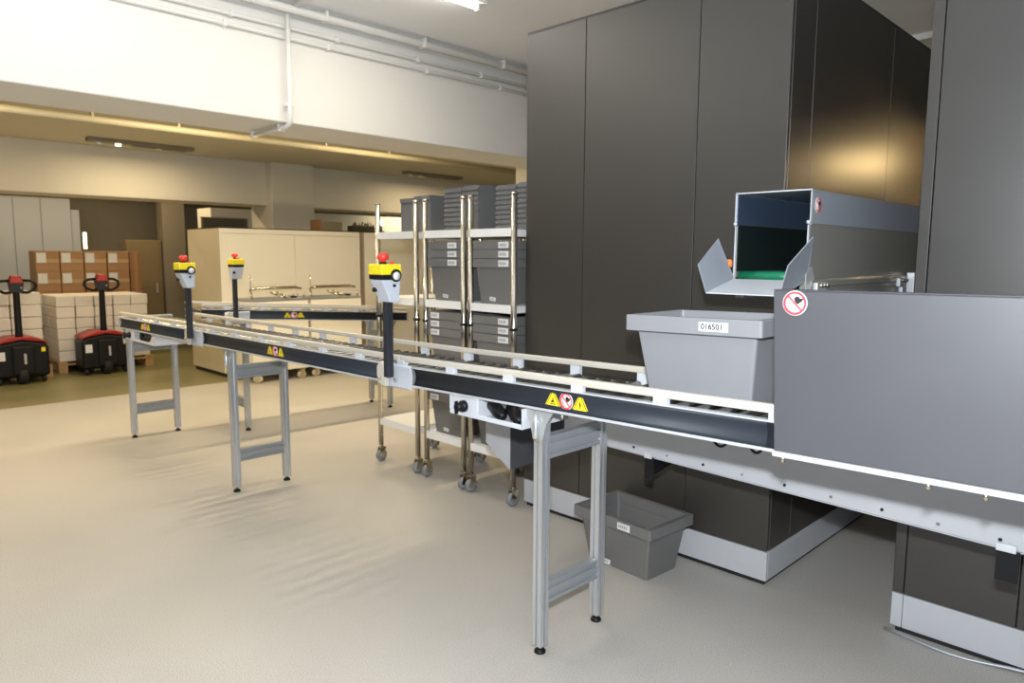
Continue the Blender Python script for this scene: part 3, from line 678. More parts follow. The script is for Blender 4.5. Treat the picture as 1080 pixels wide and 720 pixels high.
# ================================================================== CHUTE
ch = empty('book_chute', (-1.22, 2.60, 0), 0, 'grey sheet metal book chute with flared lip feeding from the passage', 'chute')
def ch_parts():
    y0, y1 = 2.60, 5.3; x0, x1 = -1.361, -1.073; zb, zm_, zt = 1.425, 1.624, 1.741
    t = 0.003
    for x in (x0, x1 - t): MB().box(x, x + t, y0, y1, zm_, zt).build('upper_side', 'chute_up', None)
    MB().box(x0 - 0.001, x1 + 0.001, y0 - 0.002, y1, zt, zt + 0.004).build('top_cover', 'chute_up', None)
    MB().box(x0 + 0.007, x1 - 0.007, y1 - 0.01, y1, zb, zt).build('end_plate', 'chute_low', None)
    for x in (x0 - 0.003, x1): MB().box(x, x + 0.003, y0 - 0.005, y0 + 0.006, zm_ - 0.005, zt + 0.004).build('front_edging', 'lip')
    MB().box(x0 - 0.003, x1 + 0.003, y0 - 0.005, y0 + 0.003, zt, zt + 0.005).build('front_edging', 'lip')
    for x in (x0 + 0.004, x1 - 0.007): MB().box(x, x + t, y0, y1, zb, zm_).build('lower_side', 'chute_low', None)
    for x in (x0 + 0.001, x1 - 0.006): MB().box(x, x + 0.005, y0 - 0.008, y0 + 0.003, zb - 0.02, zm_ - 0.005).build('front_edging', 'lip')
    for x in (x0 + 0.003, x1 - 0.003): MB().lathe([(0.0, -0.010), (0.007, -0.009), (0.007, 0.0)], (x, y0 - 0.004, zm_ + 0.004), 'y', 10).build('edge_clip', 'lip')
    for x, w in ((x0 + t, 0.002), (x1 - t - 0.002, 0.002)): MB().box(x, x + w, y0 + 0.004, y1 - 0.011, zm_ + 0.002, zt - 0.001).build('upper_shade_sheet', 'inner_shade_blue')  # dark sheets added inside the chute, shade put into their colour
    for x, w in ((x0 + 0.0072, 0.002), (x1 - 0.0092, 0.002)): MB().box(x, x + w, y0 + 0.004, y1 - 0.011, 1.447, zm_ + 0.001).build('lower_shade_sheet', 'inner_shade_dark')
    MB().box(x0 + 0.012, x1 - 0.012, y0 + 0.03, y1 - 0.02, 1.418, 1.446).build('belt', 'belt')
    MB().lathe([(0.0, x0 + 0.012), (0.020, x0 + 0.012), (0.020, x1 - 0.012), (0.0, x1 - 0.012)], (0, y0 + 0.03, 1.430), 'x', 14).build('nose_roller', 'belt')
    MB().prism([(x1 - 0.035, 1.345), (x1 + 0.004, 1.345), (x1 + 0.004, 1.372), (x1 - 0.004, 1.377), (x1 - 0.004, 1.392), (x1 + 0.010, 1.397), (x1 + 0.010, 1.416), (x1 + 0.002, 1.424), (x1 - 0.035, 1.424)], y0 + 0.02, y1, 'y').build('profile_rail', 'chute_low')
    MB().prism([(x0, 1.345), (x0 + 0.035, 1.345), (x0 + 0.035, 1.417), (x0, 1.417)], y0 + 0.02, y1, 'y').build('profile_rail', 'chute_low')
    for y in (y0 + 0.07, 3.60):
        MB().box(x1 + 0.010, x1 + 0.028, y - 0.045, y + 0.045, 1.372, 1.412).build('bearing_block', 'steel', None, 0.004)
        MB().box(x1 + 0.012, x1 + 0.030, y - 0.01, y + 0.05, 1.335, 1.372).build('bearing_foot', 'steel', None, 0.004)
        for dy in (-0.032, -0.005, 0.022): MB().lathe([(0.0, 0.0), (0.007, 0.0), (0.007, 0.014), (0.0, 0.016)], (x1 + 0.028, y + dy, 1.402), 'x', 10).build('clamp_screw', 'chrome')
    MB().prism([(y0 - 0.03, 1.45), (y0 + 0.02, 1.47), (y0 + 0.05, 1.42), (y0 + 0.05, 1.37), (y0 - 0.02, 1.37)], x1 + 0.003, x1 + 0.007, 'x').build('lip_hinge', 'steel')
    MB().box(x1 + 0.012, x1 + 0.045, 3.70, 3.735, 1.33, 1.435).build('rail_stop', 'lip', None, 0.003)
    # flared lip: bottom plate and two folded-up pentagonal wings
    A = Vector((x0 + 0.004, y0 - 0.012, 1.418)); B = Vector((x1 - 0.004, y0 - 0.012, 1.418))
    D = Vector((x0 + 0.004, 2.385, 1.372)); Cc = Vector((x1 - 0.004, 2.385, 1.372)); dn = Vector((0, 0, -0.004))
    MB().hexa([D + dn, Cc + dn, B + dn, A + dn], [D, Cc, B, A]).build('lip_plate', 'white_plastic')
    for s, P0, P1 in ((-1, A, D), (1, B, Cc)):
        q = [P0, P1, P1 + Vector((s * 0.030, -0.012, 0.102)), (P0 + P1) / 2 + Vector((s * 0.042, 0.050, 0.178)), P0 + Vector((s * 0.012, 0.0, 0.035))]
        nrm = (q[1] - q[0]).cross(q[2] - q[1]).normalized() * 0.0018
        mb = MB(); n = len(q); mb.add([p + nrm for p in q] + [p - nrm for p in q], [tuple(range(n)), tuple(reversed(range(n, 2 * n)))] + [((i + 1) % n, i, n + i, n + (i + 1) % n) for i in range(n)])
        mb.build('lip_wing', 'chute_up')
    MB().box(x0 - 0.020, x0 - 0.004, 2.575, 2.605, 1.405, 1.440).build('sensor', 'white_plastic', None, 0.003)
    MB().lathe([(0.0, 0.0), (0.010, 0.002), (0.012, 0.02), (0.008, 0.03), (0.0, 0.032)], (x0 - 0.012, 2.585, 1.462), 'z', 12).build('sensor_plug', 'wire_o')
    MB().tube([(x0 - 0.012, 2.585, 1.468), (x0 - 0.026, 2.57, 1.462), (x0 - 0.024, 2.57, 1.445), (x0 - 0.012, 2.585, 1.435)], 0.007, 8).build('sensor_wire', 'wire_b')
    put(DISC, 'prohibition_sticker', None, (x1 + 0.002, y0 + 0.055, 1.690), (0, 0, PI / 2), 0.92)
    for y in (3.2, 5.0):
        MB().box(x0 + 0.005, -0.850, y, y + 0.04, 1.315, 1.344).build('cross_bearer', 'alud')
in_frame(ch, ch_parts)

# ================================================================== TOTES
TL, TW, TH, RIM = 0.478, 0.338, 0.272, 0.052
def rrect(l, w, r, z, n=4):
    pts = []
    for cx, cy, a0 in ((l / 2 - r, w / 2 - r, 0), (-l / 2 + r, w / 2 - r, PI / 2), (-l / 2 + r, -w / 2 + r, PI), (l / 2 - r, -w / 2 + r, 1.5 * PI)):
        for i in range(n + 1):
            a = a0 + PI / 2 * i / n; pts.append((cx + r * math.cos(a), cy + r * math.sin(a), z))
    return pts
def loft(loops, cap0=True, cap1=True):
    mb = MB(); n = len(loops[0]); v = [p for l in loops for p in l]; fs = []
    for i in range(len(loops) - 1):
        for k in range(n):
            j = (k + 1) % n; fs.append((i * n + k, i * n + j, (i + 1) * n + j, (i + 1) * n + k))
    if cap0: fs.append(tuple(reversed(range(n))))
    if cap1: fs.append(tuple(range((len(loops) - 1) * n, len(loops) * n)))
    return mb.add(v, fs)
def make_tote_meshes(m, i0=0.115, i1=0.056):
    zb = TH - RIM; t = 0.003
    rb = 0.010
    body = loft([rrect(TL - i0, TW - i0, rb, 0), rrect(TL - i1, TW - i1, rb, zb + 0.002), rrect(TL - i1 - 2 * t, TW - i1 - 2 * t, rb, zb + 0.002), rrect(TL - i0 - 2 * t, TW - i0 - 2 * t, rb, 0.004)]).mesh('body', m)
    rim = loft([rrect(TL - i1 - 0.001, TW - i1 - 0.001, rb, zb + 0.003), rrect(TL - 0.006, TW - 0.006, 0.008, zb), rrect(TL, TW, 0.009, zb + 0.002), rrect(TL, TW, 0.009, TH - 0.002), rrect(TL - 0.004, TW - 0.004, 0.009, TH),
                rrect(TL - i1 + 0.006, TW - i1 + 0.006, 0.010, TH), rrect(TL - i1 - 2 * t, TW - i1 - 2 * t, rb, zb + 0.003)], False, False)
    n = 20
    rim.add([], [])
    rim = rim.mesh('rim', m)
    return body, rim
TOTE_A = make_tote_meshes('tote'); TOTE_B = make_tote_meshes('tote_d'); TOTE_C = make_tote_meshes('tote_d', 0.074, 0.030)
LABEL = MB().box(-0.049, 0.049, -0.0012, 0, -0.0140, 0.0140).mesh('label', 'sticker_white')
LAB_S = MB().box(-0.034, 0.034, -0.0012, 0, -0.0145, 0.0145)
LAB_S.m(1)
for i in range(5): LAB_S.add([(-0.026 + i * 0.0095, -0.0016, -0.007), (-0.0205 + i * 0.0095, -0.0016, -0.007), (-0.0205 + i * 0.0095, -0.0016, 0.007), (-0.026 + i * 0.0095, -0.0016, 0.007)], [(0, 1, 2, 3)])
LAB_S = LAB_S.mesh('label', ['sticker_white', 'ink_grey'])
def tote(loc, rz, label, meshes, group=None, side=None, number=None, cat='tote', low=False):
    """side: 'long' label on -y long face, ('short', sx) label on the face of the short end that points at local +x"""
    e = empty('storage_tote', loc, rz, label, cat, group)
    put(meshes[0], 'body', e, (0, 0, 0)); put(meshes[1], 'rim', e, (0, 0, 0))
    if side == 'long':
        l = put(LABEL, 'number_label', e, (0.085 if number else 0.0, -TW / 2 - 0.0003, TH - RIM / 2))
        if number: add_text(l, number, 0.0245, (-0.004, -0.0026, 0), (PI / 2, 0, 0), 'ink')
    elif side == 'long_s':
        put(LAB_S, 'number_label', e, (0.085, -TW / 2 - 0.0003, TH - RIM / 2), (0, 0, 0), 1.1)
        put(LAB_S, 'lower_label', e, (-0.06, -TW / 2 + 0.0485, 0.02), (-0.16, 0, 0), 0.8)
    elif side:
        put(LAB_S, 'number_label', e, (TL / 2 + 0.0003, side, TH - RIM / 2), (0, 0, PI / 2), 1.25)
        if low: put(LAB_S, 'lower_label', e, (TL / 2 - 0.0325, -0.02, 0.03), (0.0, 0.10, PI / 2), 0.75)
    return e
zt_ = Zm(-1.16) + 0.0725
ct = tote((-1.163, 2.125, zt_), 0, 'light grey storage tote numbered 016501 riding on the conveyor', TOTE_A, None, 'long', '016501')
ct.rotation_euler = (0, -0.022, 0)
tote((-1.965, 2.83, 0), math.radians(-4), 'dark grey storage tote on the floor under the conveyor', TOTE_B, None, 'long_s')

# ================================================================== SHELF TROLLEYS
TRY, TRD = 2.98, 0.50
CW = [(-4.305, -3.865), (-3.765, -3.385), (-3.318, -2.942)]
def caster(e, x, y, rot, mw='wheel'):
    c = MB().lathe([(0.0, -0.016), (0.030, -0.016), (0.042, -0.010), (0.042, 0.010), (0.030, 0.016), (0.0, 0.016)], (0, 0, 0.042), 'y', 18).build('caster_wheel', mw, e)
    c.location = (x, y, 0); c.rotation_euler = (0, 0, rot)
    f = MB(); f.prism([(-0.03, 0.042), (-0.012, 0.10), (0.028, 0.10), (0.012, 0.036), (-0.008, 0.03)], 0.018, 0.021, 'y'); f.prism([(-0.03, 0.042), (-0.012, 0.10), (0.028, 0.10), (0.012, 0.036), (-0.008, 0.03)], -0.021, -0.018, 'y')
    f.box(-0.014, 0.03, -0.021, 0.021, 0.098, 0.103); f.tube([(0.008, 0, 0.10), (0.008, 0, 0.125)], 0.010, 10)
    f.build('fork', 'chrome', c)
    return c
ZS = (0.305, 1.195, 1.645)
def trolley(x0, x1, label):
    w = x1 - x0; e = empty('shelf_trolley', ((x0 + x1) / 2, TRY, 0), 0, label, 'trolley', 'chrome shelf trolleys in a row')
    hw = w / 2
    for sx in (-1, 1):
        for y in (0, TRD):
            MB().tube([(sx * hw, y, 0.12), (sx * hw, y, 1.855)], 0.0185, 14).build('post', 'chrome', e)
            MB().lathe([(0.0195, 1.855), (0.0195, 1.862), (0.012, 1.868), (0.0, 1.869)], (sx * hw, y, 0), 'z', 12).build('post_cap', 'chrome', e)
            MB().lathe([(0.024, 1.065), (0.024, 1.08)], (sx * hw, y, 0), 'z', 12).build('clamp_ring', 'black', e)
            caster(e, sx * hw, y, PI / 2 + random.uniform(-0.12, 0.12))
    for z in ZS:
        MB().box(-hw + 0.012, hw - 0.012, -0.012, TRD + 0.012, z + 0.012, z + 0.016).build('shelf_deck', 'shelf', e)
        mb = MB(); mb.box(-hw + 0.012, hw - 0.012, -0.014, -0.010, z - 0.030, z + 0.018); mb.box(-hw + 0.012, hw - 0.012, TRD + 0.010, TRD + 0.014, z - 0.030, z + 0.018)
        mb.box(-hw + 0.012, -hw + 0.016, -0.010, TRD + 0.010, z - 0.030, z + 0.018); mb.box(hw - 0.016, hw - 0.012, -0.010, TRD + 0.010, z - 0.030, z + 0.018)
        mb.build('shelf_rim', 'shelf', e)
    return e
trolley(*CW[0], 'leftmost chrome shelf trolley with empty shelves beside the stop post')
trolley(*CW[1], 'middle chrome shelf trolley loaded with nested grey totes')
trolley(*CW[2], 'chrome shelf trolley nearest the dark cabinet loaded with nested grey totes')
def nest(ci, z, n, y_lab, label, low=True, y_off=0.235):
    xc = (CW[ci][0] + CW[ci][1]) / 2
    words = {3: ['lowest', 'middle', 'topmost'], 4: ['lowest', 'second lowest', 'second highest', 'topmost']}[n]
    for k in range(n):
        # long axis along Y, labelled short end facing the aisle (-y): local +x -> -y
        tote((xc, TRY + y_off, z + 0.0165 + k * 0.0545), -PI / 2, words[k] + ' ' + label, TOTE_C, 'nested totes on the trolleys', y_lab, low=(low and k == 0))
zA = ZS[1]; zL = ZS[0]
nest(1, zA, 3, 0.085, 'nested tote on the middle shelf of the middle trolley')
nest(2, zA, 3, 0.105, 'nested tote on the middle shelf of the trolley nearest the dark cabinet')
nest(1, zL, 4, -0.10, 'tote in the lower nest on the bottom shelf of the middle trolley')
nest(2, zL, 4, 0.105, 'tote in the lower nest on the bottom shelf beside the dark cabinet')
zL2 = zL + TH + 3 * 0.0545 + 0.0005
nest(1, zL2, 3, -0.09, 'tote in the upper nest under the middle shelf of the middle trolley')
nest(2, zL2, 3, 0.105, 'tote in the upper nest under the middle shelf beside the dark cabinet')

# ribbed crates on the trolley tops
def crate(x0, x1, y0, y1, h, ribs, label, m='crate'):
    z0 = ZS[2] + 0.0165; e = empty('plastic_crate', ((x0 + x1) / 2, y0, z0), 0, label, 'crate', 'grey crates on top of the trolleys')
    w = (x1 - x0) / 2; d = y1 - y0; t = 0.004
    mb = MB(); mb.box(-w, w, 0.004, d, 0, 0.004); mb.box(-w, -w + t, 0.004, d, 0.004, h); mb.box(w - t, w, 0.004, d, 0.004, h); mb.box(-w + t, w - t, d - t, d, 0.004, h); mb.box(-w + t, w - t, 0.004, 0.008, 0.004, h)
    mb.build('body', m, e)
    if ribs:
        n = ribs
        for i in range(n): MB().box(-w + 0.001, w - 0.001, -0.008, 0.004, 0.008 + i * (h - 0.008) / n, 0.008 + (i + 0.62) * (h - 0.008) / n).build('rib', m, e)
    else:
        MB().box(-w, w, -0.006, 0.004, h - 0.03, h).build('rim', m, e, 0.002)
        MB().box(-w * 0.9, w * 0.9, 0.0, 0.004, h * 0.05, h * 0.8).build('front_panel', m, e, 0.002)
    return e
crate(-4.275, -4.115, 3.16, 3.40, 0.245, 0, 'leftmost plain crate on top of the empty trolley')
crate(-4.105, -3.935, 3.16, 3.40, 0.255, 0, 'taller plain crate on top of the empty trolley')
crate(-3.745, -3.570, 3.13, 3.36, 0.282, 9, 'left ribbed grey crate on top of the middle trolley')
crate(-3.560, -3.405, 3.13, 3.36, 0.288, 9, 'right ribbed grey crate on top of the middle trolley')
crate(-3.215, -3.040, 3.10, 3.36, 0.268, 9, 'left ribbed grey crate on the trolley nearest the dark cabinet')
crate(-3.030, -2.952, 3.10, 3.36, 0.275, 9, 'right ribbed grey crate on the trolley nearest the dark cabinet')

# ================================================================== LONG CUPBOARDS
def cupboard(y0, y1, label, doors):
    x0, x1, h = -9.60, -8.62, 1.82
    e = empty('sliding_door_cupboard', (x1, y0, 0), 0, label, 'cupboard', 'cream sliding door cupboards')
    o = e.location
    d = x1 - x0; L = y1 - y0
    MB().box(-d, -0.012, 0, L, 0.05, h).build('carcass', 'cab_side', e, 0.003)
    MB().box(-d, 0.006, -0.003, L + 0.003, h, h + 0.012).build('top_board', 'dark_gap', e, 0.002)
    MB().box(-0.012, 0.002, 0.0, L, h - 0.06, h - 0.002).build('top_rail', 'cab', e, 0.002)
    MB().box(-d + 0.03, -0.04, 0.02, L - 0.02, 0, 0.05).build('plinth', 'dark_gap', e)
    MB().box(-0.012, 0.002, 0.0, 0.05, 0.05, h - 0.062).build('stile', 'cab', e, 0.002)
    MB().box(-0.012, 0.002, L - 0.05, L, 0.05, h - 0.062).build('stile', 'cab', e, 0.002)
    n = doors; w = (L - 0.10) / n
    for i in range(n):
        dr = MB().box(-0.012, -0.002 if i % 2 else -0.006, 0.052 + i * w, 0.05 + (i + 1) * w - 0.002, 0.055, h - 0.064).build('sliding_door', 'cab', e, 0.002)
        MB().box(-0.004, 0.0, 0.06 + i * w if i else 0.05 + w - 0.05, 0.075 + i * w if i else 0.05 + w - 0.035, 0.85, 1.0).build('finger_pull', 'alud', dr)
    return e
cupboard(3.69, 5.66, 'long cream sliding door cupboard nearest the brown cardboard boxes', 2)
cupboard(5.74, 7.70, 'long cream sliding door cupboard seen behind the empty trolley', 2)
# things standing on the cupboards
bb = empty('ring_binder_box', (-8.95, 5.35, 1.832), 0, 'small dark box with brown end on top of the long cupboard', 'box')
MB().box(-0.12, 0.12, -0.15, 0.17, 0, 0.13).build('box_body', 'fixture', bb, 0.004); MB().box(-0.12, 0.122, -0.19, -0.15, 0, 0.15).build('box_end', 'card2', bb, 0.003)
pt = empty('planter', (-8.9, 5.92, 1.832), 0, 'dark low planter with small leaves on top of the cupboard', 'planter')
MB().box(-0.09, 0.09, -0.22, 0.26, 0, 0.09).build('trough', 'plant', pt, 0.008)
for i in range(14):
    y = -0.2 + i * 0.032; h = random.uniform(0.02, 0.06)
    MB().add([(0.02 * math.sin(i), y, 0.08), (0.02 * math.sin(i), y + 0.02, 0.08), (0.04 * math.cos(i), y + 0.03, 0.08 + h), (0.03 * math.cos(i), y + 0.005, 0.08 + h * 1.2)], [(0, 1, 2, 3)]).build('leaf', 'plant', pt)
nb = empty('desk_lamp', (-8.72, 6.08, 1.832), 0, 'small pale block standing among the planter on the cupboard', 'lamp')
MB().box(-0.03, 0.03, -0.05, 0.05, 0, 0.02).build('base', 'dark_gap', nb, 0.003); MB().box(-0.008, 0.008, -0.008, 0.008, 0.02, 0.10).build('stem', 'dark_gap', nb); MB().box(-0.03, 0.03, -0.05, 0.05, 0.10, 0.18).build('shade', 'lamp_on', nb, 0.008)
# wall lamp that brightens the recess behind the trolleys
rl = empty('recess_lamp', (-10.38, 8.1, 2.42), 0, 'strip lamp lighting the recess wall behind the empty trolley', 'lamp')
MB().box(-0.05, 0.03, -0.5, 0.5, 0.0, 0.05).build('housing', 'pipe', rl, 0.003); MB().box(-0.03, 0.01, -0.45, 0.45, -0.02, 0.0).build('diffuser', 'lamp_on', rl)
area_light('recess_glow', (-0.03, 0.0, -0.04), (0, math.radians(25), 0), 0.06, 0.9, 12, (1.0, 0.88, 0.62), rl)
MB().box(0, 0.02, -0.36, 0.36, 0, 0.20).build('frame', 'fixture', vg, 0.003)
for i in range(6): MB().box(0.02, 0.03, -0.33, 0.33, 0.02 + i * 0.028, 0.034 + i * 0.028).build('louvre', 'dark_gap', vg)
vg.location = (-10.89, 4.75, 1.86)

# ================================================================== BOOK CARTS WITH HANDLES IN FRONT OF THE CUPBOARDS
def book_cart(y0, y1, label):
    e = empty('book_cart', (-8.15, (y0 + y1) / 2, 0), 0, label, 'cart', 'cream book carts before the cupboard')
    L = (y1 - y0) / 2
    MB().box(-0.24, 0.24, -L, L, 0.13, 0.19).build('base', 'cab', e, 0.006)
    mb = MB(); mb.box(0.225, 0.24, -L, L, 0.19, 0.96); mb.box(-0.24, -0.225, -L, L, 0.19, 0.96); mb.box(-0.225, 0.225, -L, -L + 0.015, 0.19, 0.96); mb.box(-0.225, 0.225, L - 0.015, L, 0.19, 0.96)
    mb.build('bin_body', 'cab', e)
    MB().box(-0.22, 0.22, -L + 0.02, L - 0.02, 0.90, 0.915).build('sprung_floor', 'alud', e)
    mb = MB(); mb.box(-0.245, 0.245, -L - 0.005, -L + 0.02, 0.96, 0.985); mb.box(-0.245, 0.245, L - 0.02, L + 0.005, 0.96, 0.985); mb.box(0.22, 0.245, -L + 0.02, L - 0.02, 0.96, 0.985); mb.box(-0.245, -0.22, -L + 0.02, L - 0.02, 0.96, 0.985)
    mb.build('rim', 'alu', e)
    for s in (-1, 1):
        MB().tube([(0.20, s * (L - 0.03), 0.985), (0.20, s * (L - 0.03), 1.05)], 0.011, 8).build('handle_post', 'chrome', e)
    MB().tube([(0.20, -L + 0.03, 1.05), (0.20, -L + 0.01, 1.10), (0.20, -L + 0.10, 1.115), (0.20, L - 0.14, 1.115), (0.20, L - 0.06, 1.10)], [0.012, 0.018, 0.018, 0.018, 0.010], 8).build('push_handle', 'chrome', e)
    MB().tube([(0.22, -L + 0.01, 1.10), (0.22, -L + 0.01, 1.27)], 0.005, 6).build('card_holder_rod', 'chrome', e)
    for k in (0.0, 0.08): MB().tube([(0.10, -0.05 + k, 1.06), (0.24, 0.05 + k, 0.99)], 0.012, 8).build('catch_lever', 'chrome', e)
    MB().box(0.05, 0.16, 0.14, 0.26, 0.985, 1.01).build('latch_block', 'dark_gap', e, 0.004)
    for x in (-0.18, 0.18):
        for y in (-L + 0.08, L - 0.08):
            c = caster(e, x, y, random.uniform(0.8, 2.2), 'wheel_cream'); c.scale = (1.3, 1.5, 1.15)
    return e
book_cart(3.72, 4.44, 'wheeled cream book cart with chrome handle nearer the far stop post')
book_cart(4.48, 5.20, 'wheeled cream book cart with chrome handle behind the branch conveyor stickers')

# ================================================================== PALLETS, PACKS AND BOXES
def pallet(x0, x1, y0, y1, label, ym=None):
    e = empty('wooden_pallet', ((x0 + x1) / 2, (y0 + y1) / 2, 0), 0, label, 'pallet', 'wooden pallets'); w, d = (x1 - x0) / 2, (y1 - y0) / 2
    c0 = (ym - (y0 + y1) / 2) if ym else 0.0
    for i in range(5): MB().box(-w, w, -d + i * (2 * d - 0.1) / 4, -d + i * (2 * d - 0.1) / 4 + 0.1, 0.122, 0.144).build('deck_board', 'wood', e, 0.002)
    for k in (-1, 0, 1):
        MB().box(k * (w - 0.05) - 0.05, k * (w - 0.05) + 0.05, -d, d, 0.1, 0.121).build('stringer_board', 'wood', e)
        for j in (-d + 0.05, c0, d - 0.05): MB().box(k * (w - 0.05) - 0.05, k * (w - 0.05) + 0.05, j - 0.05, j + 0.05, 0.022, 0.1).build('block', 'wood', e)
    for j in (-d + 0.05, c0, d - 0.05): MB().box(-w, w, j - 0.05, j + 0.05, 0, 0.022).build('bottom_board', 'wood', e)
    return e
def pack_mesh(lx, ly, lz):
    mb = MB(); mb.box(-lx / 2, lx / 2, -ly / 2, ly / 2, 0, lz); return mb.mesh('paper_pack', 'pack')
PX1 = -10.28
PROW = ['bottom', 'second lowest', 'third lowest', 'third highest', 'second highest', 'top']
PCOL = ['leftmost', 'second', 'middle', 'fourth', 'rightmost']
pallet(-11.08, PX1, 2.30, 3.42, 'wooden pallet under the white packs behind the right pallet truck', 2.74)
pm = pack_mesh(0.36, 0.207, 0.137)
for r in range(6):
    for c in range(5):
        for k in range(2):
            o = bpy.data.objects.new('paper_pack', pm); C.objects.link(o)
            o.location = (PX1 - 0.19 - k * 0.38 + random.uniform(-.008, .008), 2.42 + c * 0.216 + random.uniform(-.003, .003), 0.145 + r * 0.1385); o.rotation_euler = (0, 0, random.uniform(-0.015, 0.015))
            b = o.modifiers.new('bevel', 'BEVEL'); b.width = 0.012; b.segments = 2
            tag(o, 'white wrapped pack behind the right pallet truck, %s row, %s column, %s layer' % (PROW[r], PCOL[c], ('front', 'back')[k]), 'pack', 'white packs behind the right pallet truck')
pallet(-10.95, -10.15, 1.15, 2.205, 'wooden pallet under the white packs at the left picture edge', 1.82)
pm2 = pack_mesh(0.36, 0.31, 0.147)
for r in range(6):
    for c in range(3):
        for k in range(2):
            o = bpy.data.objects.new('paper_pack', pm2); C.objects.link(o)
            o.location = (-10.35 - k * 0.38 + random.uniform(-.008, .008), 1.34 + c * 0.32 + random.uniform(-.004, .004), 0.145 + r * 0.1485); o.rotation_euler = (0, 0, random.uniform(-0.015, 0.015))
            b = o.modifiers.new('bevel', 'BEVEL'); b.width = 0.014; b.segments = 2
            tag(o, 'white wrapped pack at the left picture edge, %s row, %s column, %s layer' % (PROW[r], ('left', 'middle', 'right')[c], ('front', 'back')[k]), 'pack', 'white packs at the left edge')
pallet(-12.15, -11.35, 2.36, 3.66, 'wooden pallet under the brown cardboard boxes')
def box_thing(x, y, z, label, m):
    e = empty('cardboard_box', (x, y, z), random.uniform(-0.012, 0.012), label, 'box', 'cardboard boxes on the rear pallet')
    MB().box(-0.19, 0.19, -0.139, 0.139, 0, 0.278).build('carton', m, e, 0.004)
    MB().box(0.19, 0.1915, -0.139, 0.139, 0.115, 0.165).build('packing_tape', 'tape', e)
    MB().box(0.1915, 0.193, -0.125, -0.015, 0.115, 0.25).build('shipping_label', 'sticker_white', e)
    return e
cols = ['leftmost column', 'second column from the left', 'third column from the left', 'column second from the right']
rows = ['bottom', 'second', 'middle', 'second from top', 'top']
for c in range(4):
    for r in range(5):
        box_thing(-11.56, 2.50 + c * 0.292, 0.1445 + r * 0.2795, 'brown cardboard box in the %s row of the %s' % (rows[r], cols[c]), 'card')
for r in range(5):
    e = empty('cardboard_box', (-11.57, 3.605, 0.1445 + r * 0.2795), 0.012, 'plain redder cardboard box, %s row at the right end of the stack' % rows[r], 'box', 'cardboard boxes on the rear pallet')
    MB().box(-0.19, 0.19, -0.075, 0.075, 0, 0.276).build('carton', 'card2', e, 0.004); MB().box(0.19, 0.1915, -0.02, 0.03, 0.0, 0.276).build('packing_tape', 'card', e)

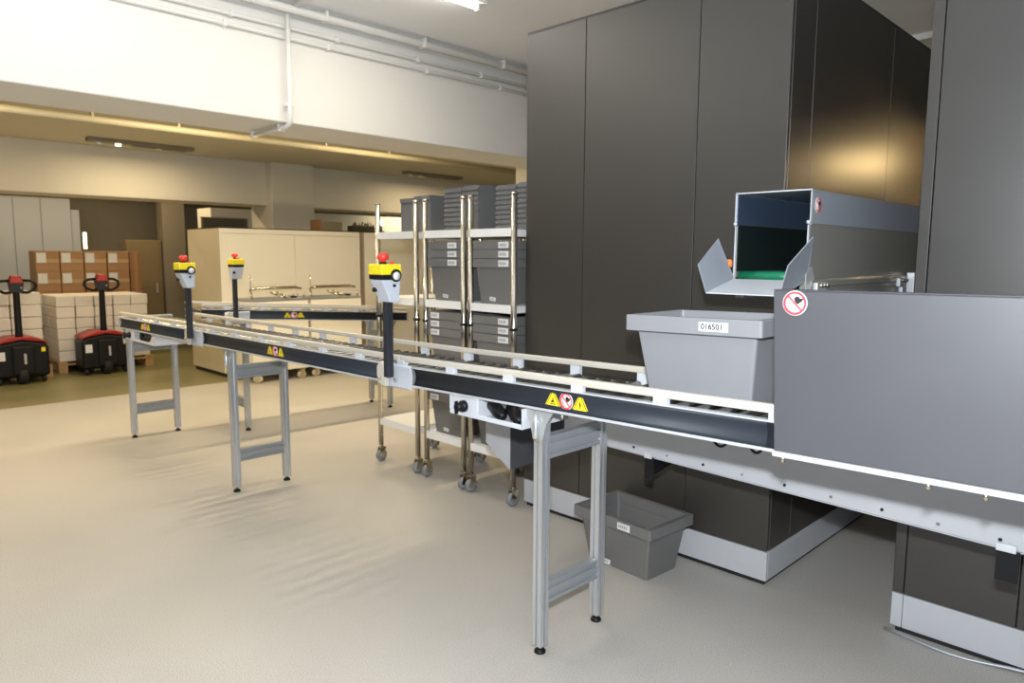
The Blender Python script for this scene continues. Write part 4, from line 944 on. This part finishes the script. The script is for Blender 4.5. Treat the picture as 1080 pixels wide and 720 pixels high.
# ------------------------------------------------------------------ pallet trucks
def pallet_truck(x, y, rz, label, s=1.0):
    e = empty('pallet_truck', (x, y, 0), rz, label, 'pallet truck', 'electric pallet trucks')
    # local +x faces the camera side (steering end), forks towards -x
    MB().prism([(-0.27, 0.09), (0.27, 0.09), (0.27, 0.42), (0.23, 0.475), (0.0, 0.515), (-0.23, 0.475), (-0.27, 0.42)], -0.10, 0.27, 'x').build('chassis', 'black', e, 0.03, seg=3)
    MB().prism([(-0.265, 0.452), (-0.23, 0.477), (0.0, 0.517), (0.23, 0.477), (0.265, 0.452), (0.25, 0.492), (0.10, 0.55), (-0.10, 0.55), (-0.25, 0.492)], -0.11, 0.275, 'x').build('red_cover', 'truck_red', e, 0.012, seg=3)
    MB().box(0.262, 0.30, -0.10, 0.12, 0.12, 0.45).build('drive_shroud', 'black', e, 0.02)
    MB().lathe([(0.0, -0.05), (0.09, -0.05), (0.115, -0.035), (0.115, 0.035), (0.09, 0.05), (0.0, 0.05)], (0.20, 0.0, 0.116), 'y', 18).build('drive_wheel', 'rubber', e)
    for s_ in (-1, 1):
        w = MB().lathe([(0.0, -0.02), (0.04, -0.02), (0.05, -0.012), (0.05, 0.012), (0.04, 0.02), (0.0, 0.02)], (0.18, s_ * 0.22, 0.051), 'y', 16).build('castor_wheel', 'rubber', e)
        MB().box(-1.05, -0.10, s_ * 0.16 - 0.07, s_ * 0.16 + 0.07, 0.035, 0.095).build('fork', 'black', e, 0.01)
        MB().lathe([(0.0, -0.05), (0.03, -0.05), (0.03, 0.05), (0.0, 0.05)], (-0.95, s_ * 0.16, 0.031), 'y', 12).build('load_roller', 'wheel', e)
    MB().tube([(0.17, 0, 0.44), (0.175, 0.0, 0.60), (0.19, 0, 1.04), (0.195, 0, 1.10)], [0.05, 0.038, 0.034, 0.036], 12).build('tiller_arm', 'black', e)
    MB().hexa([(0.15, -0.06, 1.05), (0.235, -0.06, 1.05), (0.235, 0.06, 1.05), (0.15, 0.06, 1.05)], [(0.14, -0.075, 1.20), (0.255, -0.075, 1.18), (0.255, 0.075, 1.18), (0.14, 0.075, 1.20)]).build('control_head', 'post', e, 0.015)
    MB().hexa([(0.135, -0.07, 1.185), (0.262, -0.07, 1.165), (0.262, 0.07, 1.165), (0.135, 0.07, 1.185)], [(0.15, -0.045, 1.255), (0.235, -0.045, 1.25), (0.235, 0.045, 1.25), (0.15, 0.045, 1.255)]).build('red_head_cap', 'truck_red', e, 0.012)
    for s_ in (-1, 1):
        pts = [(0.20, s_ * 0.05, 1.06), (0.20, s_ * 0.11, 1.055), (0.20, s_ * 0.17, 1.085), (0.20, s_ * 0.195, 1.125), (0.20, s_ * 0.185, 1.165), (0.20, s_ * 0.14, 1.19), (0.20, s_ * 0.06, 1.195)]
        MB().tube(pts, 0.017, 10).build('grip_loop', 'black', e)
    MB().box(0.270, 0.274, -0.24, -0.165, 0.29, 0.39).build('data_plate', 'sticker_white', e)
    MB().box(0.270, 0.274, 0.19, 0.23, 0.37, 0.42).build('warning_plate', 'yellow', e)
    MB().lathe([(0.0, 0.0), (0.012, 0.0), (0.012, 0.012), (0.0, 0.014)], (0.255, 0.04, 1.11), 'x', 10).build('control_button', 'alud', e)
    MB().box(0.30, 0.304, 0.01, 0.035, 0.24, 0.36).build('shroud_badge', 'steel', e)
    return e
pallet_truck(-9.98, 1.82, 0, 'red and black electric pallet truck at the left picture edge')
pallet_truck(-10.12, 2.74, 0, 'red and black electric pallet truck in front of the cardboard boxes')

# ------------------------------------------------------------------ far end of the store: pale doors, brown cupboard, bright slots
def tall_doors():
    e = empty('tall_cupboard', (-12.42, 2.44, 0), 0, 'tall pale grey cupboard with flush doors at the far left', 'cupboard')
    MB().box(-0.5, 0.0, -2.5, 0.63, 0, 2.32).build('carcass', 'locker', e, 0.004)
    ys = [-2.5, -1.9, -1.3, -0.7, -0.10, 0.24, 0.63]
    for a, b in zip(ys[:-1], ys[1:]):
        d = MB().box(0.001, 0.02, a + 0.006, b - 0.006, 0.05, 2.30).build('door', 'locker', e, 0.003)
        if b - a > .35: MB().box(0.02, 0.035, b - 0.45, b - 0.40, 1.38, 1.43).build('lock', 'steel', d, 0.003)
    MB().box(-0.5, -0.02, 0.635, 0.75, 0, 2.16).build('end_panel', 'locker', e, 0.003)
tall_doors()
bd = empty('brown_cupboard', (-12.3, 3.95, 0), 0, 'tall brown cupboard standing at the end of the store', 'cupboard')
MB().box(-0.35, 0, -0.25, 0.27, 0.0, 1.72).build('carcass', 'brown_door', bd, 0.004); MB().box(0.001, 0.02, -0.245, 0.22, 0.05, 1.71).build('door', 'brown_door', bd, 0.003)
MB().box(0.02, 0.04, 0.16, 0.18, 0.9, 1.05).build('handle', 'steel', bd, 0.003)
bd.location = (-12.0, 3.93, 0)
for nm, (y, z, w, h, lb) in {'slot_window': (3.385, 1.58, 0.05, 0.26, 'narrow bright slot window above the cardboard boxes'), 'square_window': (4.56, 1.84, 0.10, 0.22, 'small bright square window above the brown cupboard')}.items():
    e = empty(nm, (XL + 0.001, y, z), 0, lb, 'window')
    MB().box(0, 0.03, -w / 2 - 0.02, w / 2 + 0.02, -0.02, h + 0.02).build('frame', 'fixture', e); MB().box(0.03, 0.034, -w / 2, w / 2, 0, h).build('pane', 'lamp_on', e)
